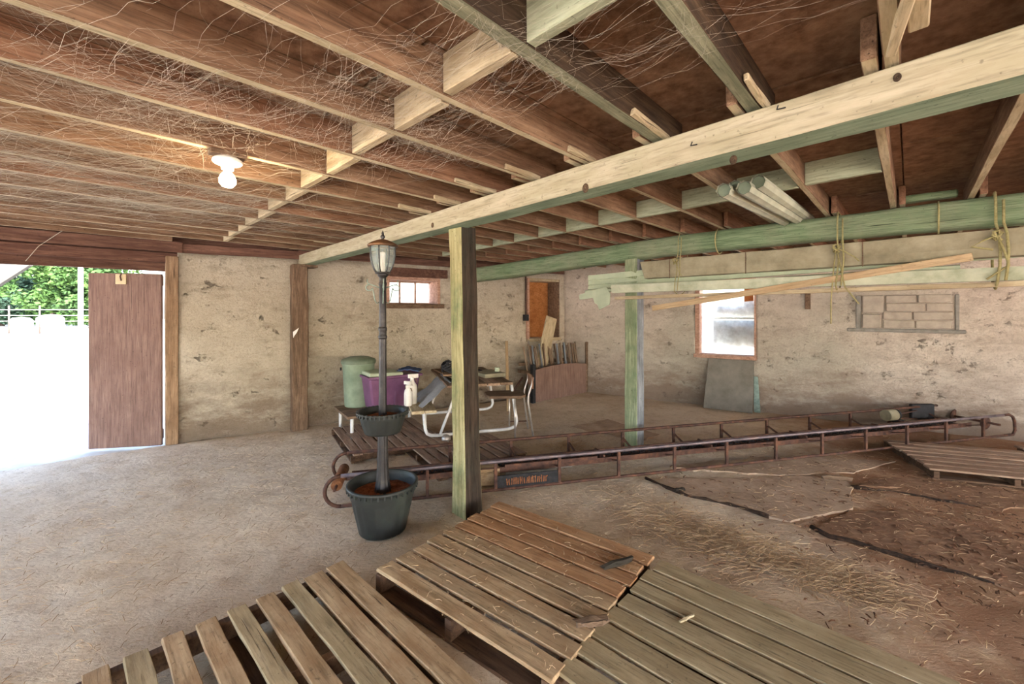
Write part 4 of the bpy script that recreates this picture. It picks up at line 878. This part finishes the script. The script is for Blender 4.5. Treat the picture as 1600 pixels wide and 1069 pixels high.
for k in range(2): mb = MB(); mb.tube([(-.1+.01*k, .15-.04*k, .49), (.02, .15-.04*k, .66)], .007, 6); cpart('back_strut', mb, 'rust', 0)
timber('leaning_stick', V((-.06, 6.8, -.005)), V((-.10, 7.75, 1.04)), .05, .02, 'lath', None, 6)
tag(bpy.data.objects['leaning_stick'], 'thin tan stick leaning on the wall behind the chair', 'stick')

# ------------------------------------------------------------------ stake pen in the corner
f0, f1 = G(836, 629), G(916, 613); fd = (f1-f0).normalized(); fn = V((-fd.y, fd.x, 0)); fn = fn if fn.y > 0 else -fn; FL = (f1-f0).length
pen = thing('stake_bin', f0, 'brown board-fronted bin of upright stakes in the corner', 'bin')
g = [[f0+fd*FL*i/14+UZ*((.56+.05*math.sin(PI*i/14))*j/3) for j in range(4)] for i in range(15)]
mb = MB(); mb.sheet(g, th=.025, nrm=tuple(fn), sm=False); obj('front_panel', mb, 'door_wood', pen)
mb = MB(); mb.bar(f0-fd*.03+fn*.02-UZ*.01, f0-fd*.03+fn*.02+UZ*.66, .07, .07, tuple(fd)); obj('corner_post', mb, 'black_metal', pen, .004)
mb = MB(); mb.bar(f1+fd*.03+fn*.02-UZ*.01, f1+fd*.03+fn*.02+UZ*.98, .04, .05, tuple(fd)); obj('corner_post', mb, 'old_brown', pen, .004)
mb = MB(); mb.bar(f0+fn*.42+UZ*.62, f1+fn*.42+UZ*.62, .03, .06); obj('back_rail', mb, 'old_brown', pen, .004)
for e in (f0, f1): mb = MB(); mb.bar(e+fn*.02+UZ*.5, e+fn*.44+UZ*.5, .02, .06); obj('side_rail', mb, 'old_brown', pen, .004)
ORD = 'first second third fourth fifth sixth seventh eighth ninth tenth eleventh twelfth thirteenth fourteenth fifteenth sixteenth seventeenth eighteenth nineteenth twentieth twenty-first twenty-second twenty-third twenty-fourth'.split(); no = 0
r0 = random.Random(9); NS = 26
for i in range(NS):
    a = (i+.5)/NS*FL; h = r0.uniform(.9, 1.0); b0 = r0.uniform(.06, .12); ln_ = r0.uniform(-.03, .03)
    if 9 <= i <= 10: continue
    o = timber('wooden_stake', f0+fd*a+fn*b0+UZ*.0, f0+fd*(a+ln_)+fn*(b0+r0.uniform(.12, .24))+UZ*h, r0.uniform(.024, .036), r0.uniform(.022, .032), ['stake', 'stake', 'post_blue', 'old_brown'][i % 4], None, 3, .001, .003)
    tag(o, 'slim upright stake, %s from the left behind the brown bin front' % ORD[no], 'stake', 'stakes in the corner bin'); no += 1
timber('leaning_plank', D(846, 572, 7.95), D(862, 496, 8.12), .03, .26, 'plank_pale', None, 4, .002, .003, up=tuple(WF[2]))
tag(bpy.data.objects['leaning_plank'], 'pale wide plank leaning against the boarded corner opening', 'plank')
mb = MB(); q = G(829, 630); mb.tube([V((q.x-.02, q.y+.1, 0)), V((q.x-.02, q.y+.42, 1.05))], .016, 10); tag(obj('metal_pipe', mb, 'chrome'), 'thin pale metal pipe standing left of the stake bin', 'pipe')
uc = u_at_px(WF, 820); mb = MB(); mb.tube([at(WF, uc, 2.26, .03), at(WF, uc, 1.5, .03)], .014, 8); cdt = thing('conduit', at(WF, uc, 1.4, .03), 'dark conduit with a small switch box left of the corner opening', 'conduit'); obj('conduit_pipe', mb, 'rust', cdt)
obj('switch_box', wbox(WF, uc-.05, uc+.05, 1.4, 1.52, .0, .07), 'black_metal', cdt, .006)
# panel leaning under the film window
la, lb_ = u_at_px(WR, 1108), u_at_px(WR, 1178)
mb = MB(); mb.hexa([at(WR, la-.05, .0, .22), at(WR, lb_, .0, .22), at(WR, lb_, .0, .245), at(WR, la-.05, .0, .245)], [at(WR, la, .80, .035), at(WR, lb_+.01, .80, .035), at(WR, lb_+.01, .80, .06), at(WR, la, .80, .06)])
tag(obj('grey_board', mb, 'panel_grey', None, .003), 'grey rectangular panel leaning on the wall below the film-covered window', 'panel')
mb = MB(); mb.hexa([at(WR, lb_+.01, 0, .12), at(WR, lb_+.10, 0, .12), at(WR, lb_+.10, 0, .14), at(WR, lb_+.01, 0, .14)], [at(WR, lb_+.0, .55, .035), at(WR, lb_+.06, .55, .035), at(WR, lb_+.06, .55, .055), at(WR, lb_+.0, .55, .055)])
tag(obj('leaning_offcut', mb, 'verdigris', None, .003), 'narrow blue-green offcut beside the leaning grey panel', 'offcut')

# ------------------------------------------------------------------ bundle roped under the log
def strip(name, a, b, hgt, th, mat, label, cat, sec=None, group=None, bow=0, bev=.003):
    o = timber(name, a, b, th, hgt, mat, None, 14, .0015, bev, bow=bow); return tag(o, label, cat, group)
DP = .12
# cardboard sleeve: bent box section
a, b = lpz(1006, 424, DP), lpz(1700, 372, DP); M = frame(a, b); Ls = (b-a).length; sl_ = thing('cardboard_sleeve', a, 'long grey-brown cardboard sleeve roped under the log', 'cardboard')
mb = MB(); sec = [(-.0, .11), (.05, .10), (.06, -.02), (.045, -.085), (-.04, -.09), (-.05, .09)]; n = 20; vs = []
for i in range(n+1):
    x = Ls*i/n+(.03 if i == 0 else 0)
    for k2, (y, z) in enumerate(sec): vs.append(M @ V((x-(.05 if i == 0 and z > .05 else 0), -y+.004*noise.noise(V((i*.7, k2, 0))), z+.006*noise.noise(V((i*.5, k2, 9))))))
mb.add(vs, [(i*6+q, i*6+(q+1) % 6, i*6+6+(q+1) % 6, i*6+6+q) for i in range(n) for q in range(6)]); mb.f += [[0, 1, 2, 3, 4, 5]]; mb.mi += [0]; mb.sm += [False]
obj('sleeve', mb, 'cardboard', sl_)
for t in (.32, 1.05, 1.9):
    mb = MB(); mb.box((t, -.062, 0), (.006, .004, .2), M); obj('seam', mb, 'old_brown', sl_)
# siding panels with stepped profile
def profile(name, a, b, sec, mat, label, cat, group=None):
    M = frame(a, b); L = (b-a).length; k = len(sec); mb = MB(); n = 10; vs = [V((L*i/n, y, z)) for i in range(n+1) for y, z in sec]
    mb.add(vs, [(i*k+q, i*k+(q+1) % k, i*k+k+(q+1) % k, i*k+k+q) for i in range(n) for q in range(k)]+[list(range(k))[::-1], [n*k+q for q in range(k)]])
    return tag(link(name, mesh_of(name, mb, mat), M), label, cat, group)
sid = [(-.012, .09), (-.018, .03), (-.006, .025), (-.02, -.03), (-.008, -.035), (-.024, -.085), (-.015, -.09), (-.004, -.04), (-.004, .09)]
profile('siding_panel', lpz(920, 442, .06), lpz(1640, 378, .06), sid, 'siding', 'pale green stepped siding panel sticking out left of the cardboard sleeve', 'siding')
profile('siding_panel', lpz(916, 456, .10), lpz(1500, 418, .10), [(-.01, .02), (-.03, .012), (-.03, -.012), (0, -.02)], 'siding', 'narrow green siding strip below the stepped panel', 'siding')
gut = [(-.045, .045), (-.05, .045), (-.052, .01), (-.04, -.02), (-.03, -.045), (.04, -.045), (.045, .045), (.04, .045), (.036, -.036), (-.026, -.036), (-.034, -.016), (-.045, .012)]
profile('gutter', lpz(958, 452, .17), lpz(1680, 424, .17), gut, 'trim_white', 'pale gutter length roped lowest in the bundle under the log', 'gutter')
strip('trim_board', lpz(962, 466, .14), lpz(1690, 440, .14), .035, .06, 'plank_pale', 'thin wooden board at the underside of the roped bundle', 'board')
strip('wood_lath', lpz(1019, 482, .235), lpz(1520, 401, .235), .055, .014, 'lath', 'slanting tan lath tied across the front of the roped bundle', 'lath')
# torn flap at the left end
c = lpz(930, 466, .13); hx = lx
mb = MB(); M = frame(lpz(905, 461, .13), lpz(958, 452, .13))
mb.v = []; flap = [(0, .0), (.0, -.06), (.2, -.065), (.22, -.14), (.25, -.15), (.27, -.22), (.42, -.17), (.44, -.05), (.40, .04), (.2, .03)]
mb.add([V((x, -.004, z)) for x, z in flap]+[V((x, .004, z)) for x, z in flap], [list(range(10)), list(range(19, 9, -1))]+[(i, 10+i, 10+(i+1) % 10, (i+1) % 10) for i in range(10)])
tag(link('torn_flap', mesh_of('torn_flap', mb, 'siding'), M), 'torn pale green sheet scrap at the left end of the bundle', 'scrap')
# ropes
def rope(px, px2, label, tails, seed=1, rr=.006):
    r = random.Random(seed); t = thing('rope', lpz(px, 440, .24), label, 'rope', 'ropes around the log bundle')
    c = logpt(px); mb = MB(); pts = []
    q = logpt(px); zt_, zb_ = 2.43, 1.80
    pts = [q+ln*-.13+UZ*2.3, q+ln*-.09+UZ*2.425, q+ln*.09+UZ*2.425, q+ln*.135+UZ*2.36, q+ln*.145+lx*.0+UZ*2.2, q+ln*.2+lx*.01+UZ*2.12, q+ln*.21+lx*.015+UZ*2.0, q+ln*.245+lx*.01+UZ*1.9, q+ln*.24+UZ*1.80, q+ln*.12+UZ*1.75, q+ln*-.03+UZ*1.80, q+ln*-.09+UZ*2.1, q+ln*-.13+UZ*2.3]
    mb.tube(pts, rr, 6); obj('loop', mb, 'rope', t)
    mb = MB(); mb.tube([p+lx*.035+ln*.008 for p in pts[3:9]], rr, 6); obj('loop', mb, 'rope', t)
    mb = MB(); kc = q+ln*.215+UZ*2.11; mb.tube([kc+V((.03*math.sin(i*1.9), .012*math.cos(i*2.3), .035*math.cos(i*1.3))) for i in range(14)], rr, 6); obj('knot', mb, 'rope', t)
    for (dx, ln2, sw) in tails:
        mb = MB(); mb.tube([kc, kc+lx*dx*.5+ln*.02-UZ*ln2*.3, kc+lx*dx+ln*.03-UZ*ln2*.7, kc+lx*(dx+sw)+ln*.03-UZ*ln2], rr*.85, 6); obj('tail', mb, 'rope', t)
    return t
rope(1068, 0, 'thin rope tying the left end of the bundle to the log', [(.05, .16, .03)], 1, .0045)
rope(1312, 0, 'knotted rope with two long dangling tails at mid bundle', [(-.03, .62, -.0), (.06, .46, .09), (.12, .12, .03)], 2, .006)
rope(1552, 0, 'heavy rope with a coiled knot at the right end of the bundle', [(-.12, .10, .10), (.05, .3, -.1)], 3, .008)
for px, lab in ((1124, 'thin cord round the log right of the left rope'), (1466, 'taut cord round the log between two ropes')):
    q = logpt(px); mb = MB(); mb.tube([q+ln*(.125*math.cos(a))*1.0+UZ*(2.30+.125*math.sin(a)*1.0) if True else q for a in [i*2*PI/16 for i in range(16)]], .006, 6, closed=True); tag(obj('cord', mb, 'rope'), lab, 'cord')
# plank on top of the log, red-brown block
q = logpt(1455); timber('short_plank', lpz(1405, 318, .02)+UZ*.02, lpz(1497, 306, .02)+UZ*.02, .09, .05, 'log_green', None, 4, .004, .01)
tag(bpy.data.objects['short_plank'], 'short green-grey plank resting on top of the log', 'plank')
# downspouts
vd = V(((1388-800)/F, 1, (HY-429)/F)).normalized()
for i, (px, py, Y, lab) in enumerate(((1130, 297, 2.42, 'leftmost fluted downspout of four in the ceiling'), (1148, 292, 2.50, 'second fluted downspout from the left in the ceiling'), (1162, 293, 2.40, 'third fluted downspout from the left in the ceiling'), (1184, 284, 2.45, 'rightmost fluted downspout of four, slightly raised'))):
    c = D(px, py, Y); t = thing('downspout', c, lab, 'downspout', 'downspouts stored between the joists'); M = frame(c, c+vd)
    Ld = 2.15; n = 24; mb = MB()
    vs = [M @ V((x, .038*(1+.07*math.cos(k*2*PI/24*8))*math.cos(k*2*PI/n), .038*(1+.07*math.cos(k*2*PI/24*8))*math.sin(k*2*PI/n))) for x in (0, .7, 1.4, Ld) for k in range(n)]
    mb.add(vs, [(a*n+k, a*n+(k+1) % n, (a+1)*n+(k+1) % n, (a+1)*n+k) for a in range(3) for k in range(n)]); obj('tube', mb, 'downspout', t)
    mb = MB(); mb.add([M @ V((.02, .034*math.cos(k*2*PI/n), .034*math.sin(k*2*PI/n))) for k in range(n)], [list(range(n))]); obj('bore', mb, 'bin_lid', t)

# ------------------------------------------------------------------ cobwebs (thin strands)
def web(name, cent, rad, cnt, seed, label, thick=.0006):
    """tangled strands: sagging drapes along and across the bays plus knotted clumps"""
    r = random.Random(seed); mb = MB(); vs = []; fs = []
    hubs = []
    for _ in range(9):
        s_, n_ = r.gauss(0, rad*.5), r.gauss(0, rad*.4); hubs.append(SN(cent[0]+s_, cent[1]+n_, ZJ+r.uniform(-.02, .09)))
    def onj(s_, n_):
        kk = round((cent[1]+n_-.044)/JS); return SN(cent[0]+s_, .044+JS*kk+r.choice((-.022, .022)), ZJ+(r.uniform(0, .12) if r.random() < .5 else 0))
    def strand(a, b, th, sg, curl, sv):
        if not inside(a, .05) or not inside(b, .05): return
        o = len(vs); ph = r.uniform(0, 9); d = (b-a); pd = V((-d.y, d.x, 0))
        for i in range(sg+1):
            t = i/sg; p = a.lerp(b, t)-UZ*sv*4*t*(1-t)+pd*curl*noise.noise(V((t*3+ph, ph, 0)))*math.sin(PI*t)+UZ*curl*d.length*.6*noise.noise(V((t*3+ph, 0, ph)))*math.sin(PI*t)
            vs.extend((p+V((th, 0, 0)), p+V((-th*.5, th*.87, 0)), p+V((-th*.5, -th*.4, th*.8))))
        fs.extend([(o+i*3+k, o+i*3+(k+1) % 3, o+i*3+3+(k+1) % 3, o+i*3+3+k) for i in range(sg) for k in range(3)])
    for _ in range(cnt):
        th = thick*r.choice((.3, .35, .4, .5, .65)); m = r.random()
        if m < .45:      # drape along the bay
            s0, n0 = r.gauss(0, rad*.5), r.gauss(0, rad*.42); l = r.uniform(.1, .5)*rad; strand(onj(s0, n0), onj(s0+l, n0+r.choice((0, 0, JS, -JS))*.9), th, 6, .10, r.uniform(.0, .05))
        elif m < .85:    # clump around a hub
            h = r.choice(hubs); q = h+V((r.gauss(0, 1), r.gauss(0, 1), r.gauss(0, .35)))*rad*.11; e = q+V((r.gauss(0, 1), r.gauss(0, 1), r.gauss(0, .4)))*rad*.09; q.z = max(ZJ-.05, min(ZD-.01, q.z)); e.z = max(ZJ-.05, min(ZD-.01, e.z)); strand(q, e, th*.7, 5, .3, .004)
        else:            # from a hub to a joist
            h = r.choice(hubs); g_ = onj(r.gauss(0, rad*.4), r.gauss(0, rad*.3))
            if (g_-h).length < rad*.9: strand(h, g_, th, 6, .14, r.uniform(0, .03))
    mb.add(vs, fs); o = obj(name, mb, 'web'); tag(o, label, 'cobweb', None, 'stuff'); return o
for (px, py, rad, cnt, lab, th) in ((120, 130, .7, 1000, 'dense cobwebs across the joists at the upper left', .0007), (60, 240, 1.2, 1900, 'thick grey cobwebs over the joists left of the bulb', .0011), (150, 310, 1.6, 1900, 'cobwebs in the far joists above the doorway', .0014),
        (255, 150, .6, 260, 'wispy cobwebs in the bay above the bulb', .0007), (560, 160, .42, 420, 'cobweb sheet beside the blocking row near the bulb bay', .0006), (660, 200, .40, 300, 'cobwebs on the blocking row nearer the pale beam', .0006), (770, 90, .32, 320, 'cobwebs hanging under the dark rough joist', .0005), (900, 60, .4, 90, 'loose cobweb threads on the deck beside the dark joist', .0004), (1085, 40, .22, 60, 'cobweb fan on the second dark joist', .0004), (560, 240, .5, 220, 'cobwebs along the blocking row behind the bulb', .0008)):
    q = G(px, py, ZJ); web('cobweb', (q.dot(JD), q.dot(JN)), rad, cnt, int(px+py), lab, th)
mb = MB(); mb.tube([D(150, 335, 4.5), D(95, 362, 4.4), D(60, 385, 4.3), D(40, 408, 4.25)], .003, 5); tag(obj('hanging_thread', mb, 'web'), 'single pale thread hanging in front of the doorway header', 'thread')

# ------------------------------------------------------------------ straw and chaff
def straw(name, fn, cnt, seed, lab, L=(.04, .12), wdt=.0018, mat='straw', lift=.02):
    r = random.Random(seed); vs = []; fs = []
    for _ in range(cnt):
        p = fn(r)
        if p is None: continue
        a = r.uniform(0, PI*2); l = r.uniform(*L); d = V((math.cos(a), math.sin(a), 0))*l; nn = V((-math.sin(a), math.cos(a), 0))*wdt*r.uniform(.6, 1.5); z0 = p.z+r.uniform(.003, lift*.7); z1 = p.z+r.uniform(.003, lift); m = (d*.5)+V((r.uniform(-.012, .012), r.uniform(-.012, .012), 0))*l*8
        o = len(vs); P_ = [V((p.x, p.y, z0)), V((p.x, p.y, (z0+z1)/2+.004))+m, V((p.x, p.y, z1))+d]
        for q in P_: vs += [q-nn, q+nn, q+V((0, 0, wdt*1.2))]
        fs += [(o+i*3+k, o+i*3+(k+1) % 3, o+i*3+3+(k+1) % 3, o+i*3+3+k) for i in range(2) for k in range(3)]
    mb = MB(); mb.add(vs, fs); o = obj(name, mb, mat); return tag(o, lab, 'straw', None, 'stuff')
def inpx(cx, cy, sx, sy, sk=0):
    def f(r):
        a, b = r.gauss(0, 1), r.gauss(0, 1); x, y = cx+a*sx, cy+b*sy+a*sk
        if y < 600: return None
        p = G(x, y); return p if inside(p, .1) else None
    return f
straw('straw_heap', inpx(1130, 850, 85, 16, 28), 1700, 1, 'loose dry straw heap beside the greyish pallet', (.05, .18), .0012, lift=.045)
straw('straw_heap', inpx(1330, 915, 60, 16, 20), 700, 6, 'thin straw trail on the red-brown floor at lower right', (.04, .12), .0012, lift=.025)
straw('straw_chaff', lambda r: (lambda p: p if inside(p, .1) else None)(V((r.uniform(-3.6, 1.5), r.uniform(1.3, 6.5), 0))), 4500, 2, 'fine straw chaff scattered over the dirt floor', (.015, .075), .0014, lift=.012)
straw('straw_chaff', lambda r: (lambda p: p if inside(p, .1) else None)(V((r.uniform(.8, 6), r.uniform(1.0, 5.5), 0))), 3500, 3, 'dry chaff over the red-brown floor on the right', (.015, .08), .0014, lift=.012)
straw('straw_chaff', lambda r: (lambda s: G(0, 0) if False else (q1+(q2-q1)*r.random()+(q3-q1)*r.random()))(0), 260, 4, 'bits of chaff lying on the tan pallet', (.01, .05), .0012, lift=.006)
straw('straw_patch', inpx(885, 698, 18, 5), 500, 5, 'small orange straw patch behind the rusty frame', (.04, .12), .0016, lift=.03)
straw('bark_litter', lambda r: (lambda p: p if inside(p, .1) else None)(V((r.gauss(3.4, 1.0), r.gauss(2.7, .8), 0))), 1500, 7, 'dark bark litter over the right-hand floor', (.012, .05), .004, 'bark_bits', .012)

# ------------------------------------------------------------------ outdoors
mb = MB(); g = [[V((-70+140*i/28, -60+140*j/28, -.06)) for j in range(29)] for i in range(29)]; mb.sheet(g, sm=False); tag(obj('ground', mb, 'gravel'), 'sunlit pale gravel yard outside', None, None, 'structure')
mb = MB(); a = D(-60, 475, 5.6); b = D(44, 409, 5.6); c = D(-60, 395, 5.6); up_ = V((-.3, .95, 0))
mb.add([a, b, c, a+up_*.06, b+up_*.06, c+up_*.06], [(0, 1, 2), (5, 4, 3), (0, 3, 4, 1), (1, 4, 5, 2), (2, 5, 3, 0)]); tag(obj('trim_8', mb, 'eave_grey'), 'grey sloping gable board outside the top of the doorway', None, None, 'structure')
mb = MB(); mb.bar(D(-60, 478, 5.58), D(46, 410, 5.58), .05, .10, (0, 0, 1)); tag(obj('trim_9', mb, 'eave_grey', None, .004), 'pale barge board along the sloping gable outside', None, None, 'structure')
def tree(px, Y, h, rc, leafmat, label, seed, trunk_r=.25, crown0=.03):
    r = random.Random(seed); base = V(((px-800)/F*Y, Y, -.06)); t = thing('tree', base, label, 'tree', 'trees beyond the yard')
    mb = MB(); mb.tube([base, base+V((.1, 0, h*.3)), base+V((-.1, .1, h*.6)), base+V((0, 0, h*.9))], [trunk_r, trunk_r*.8, trunk_r*.55, trunk_r*.15], 10)
    for k in range(7): a = r.uniform(0, 6.28); z = h*(.3+.08*k); mb.tube([base+UZ*z, base+V((math.cos(a)*rc*.5, math.sin(a)*rc*.5, z+h*.07))], [trunk_r*.3, .03], 6)
    obj('trunk', mb, 'bark', t); vs = []; fs = []
    blobs = [(V((r.gauss(0, rc*.5), r.gauss(0, rc*.5), h*r.uniform(crown0, 1))), rc*r.uniform(.3, .5)) for _ in range(44)]
    for _ in range(11000):
        c, rr = r.choice(blobs); d = V((r.gauss(0, 1), r.gauss(0, 1), r.gauss(0, .8))).normalized()*rr*r.uniform(.5, 1.0); p = base+c+d
        e = V((r.gauss(0, 1), r.gauss(0, 1), r.gauss(0, .5))).normalized()*r.uniform(.12, .3); f_ = e.cross(V((r.gauss(0, 1), r.gauss(0, 1), r.gauss(0, 1)))).normalized()*e.length*.55
        if p.z < .2: continue
        o = len(vs); vs += [p-e, p+f_, p+e, p-f_]; fs.append((o, o+1, o+2, o+3))
    mb = MB(); mb.add(vs, fs); cr = obj('crown', mb, leafmat, t); cr['kind'] = 'stuff'
for i, (px, Y, h, rc, lm, lab) in enumerate(((2, 44, 13, 3.6, 'leaf_blue', 'blue-green tree at the left edge of the doorway view'), (46, 52, 14, 3.8, 'leaf', 'bright green tree left of centre beyond the yard'), (84, 43, 12, 3.0, 'leaf', 'broad green tree with its trunk above the taller bale'), (122, 50, 13, 3.6, 'leaf_blue', 'dark green tree behind the white pole'), (158, 42, 12, 3.2, 'leaf', 'tall tree hidden partly by the door leaf'), (-55, 50, 15, 4, 'leaf_blue', 'large tree beyond the left doorway side'))): tree(px, Y, h, rc, lm, lab, 20+i)
fnc = thing('wire_fence', G(70, 521, -.06), 'wire fence with thin posts along the yard edge', 'fence')
for px in (-60, 14, 62, 125, 190): q = G(px, 521.5, -.06); mb = MB(); mb.tube([q, q+UZ*2.0], .05, 8); obj('fence_post', mb, 'bark', fnc)
for z in (.5, .9, 1.3, 1.7): mb = MB(); mb.tube([G(-80, 521.5, -.06)+UZ*z, G(210, 521.5, -.06)+UZ*z], .022, 6); obj('wire', mb, 'wire', fnc)
q = G(126, 524, -.06); mb = MB(); mb.tube([q, q+UZ*8], [.14, .11], 12); tag(obj('white_pole', mb, 'white_wrap'), 'tall white pole in front of the trees', 'pole')
for px, s, lab in ((33, .8, 'lower white wrapped bale near the fence'), (79, .95, 'taller white wrapped bale near the fence')):
    q = G(px, 519, -.06); mb = MB(); mb.lathe([(.001, 0), (.55*s, .0), (.75*s, .12), (.8*s, .5*s), (.78*s, 1.1*s), (.55*s, 1.35*s), (.001, 1.42*s)], 20, q, mod=lambda k, z: 1+.03*math.sin(k*1.7+z*4)); tag(obj('wrapped_bale', mb, 'white_wrap'), lab, 'bale', 'white bales in the yard')
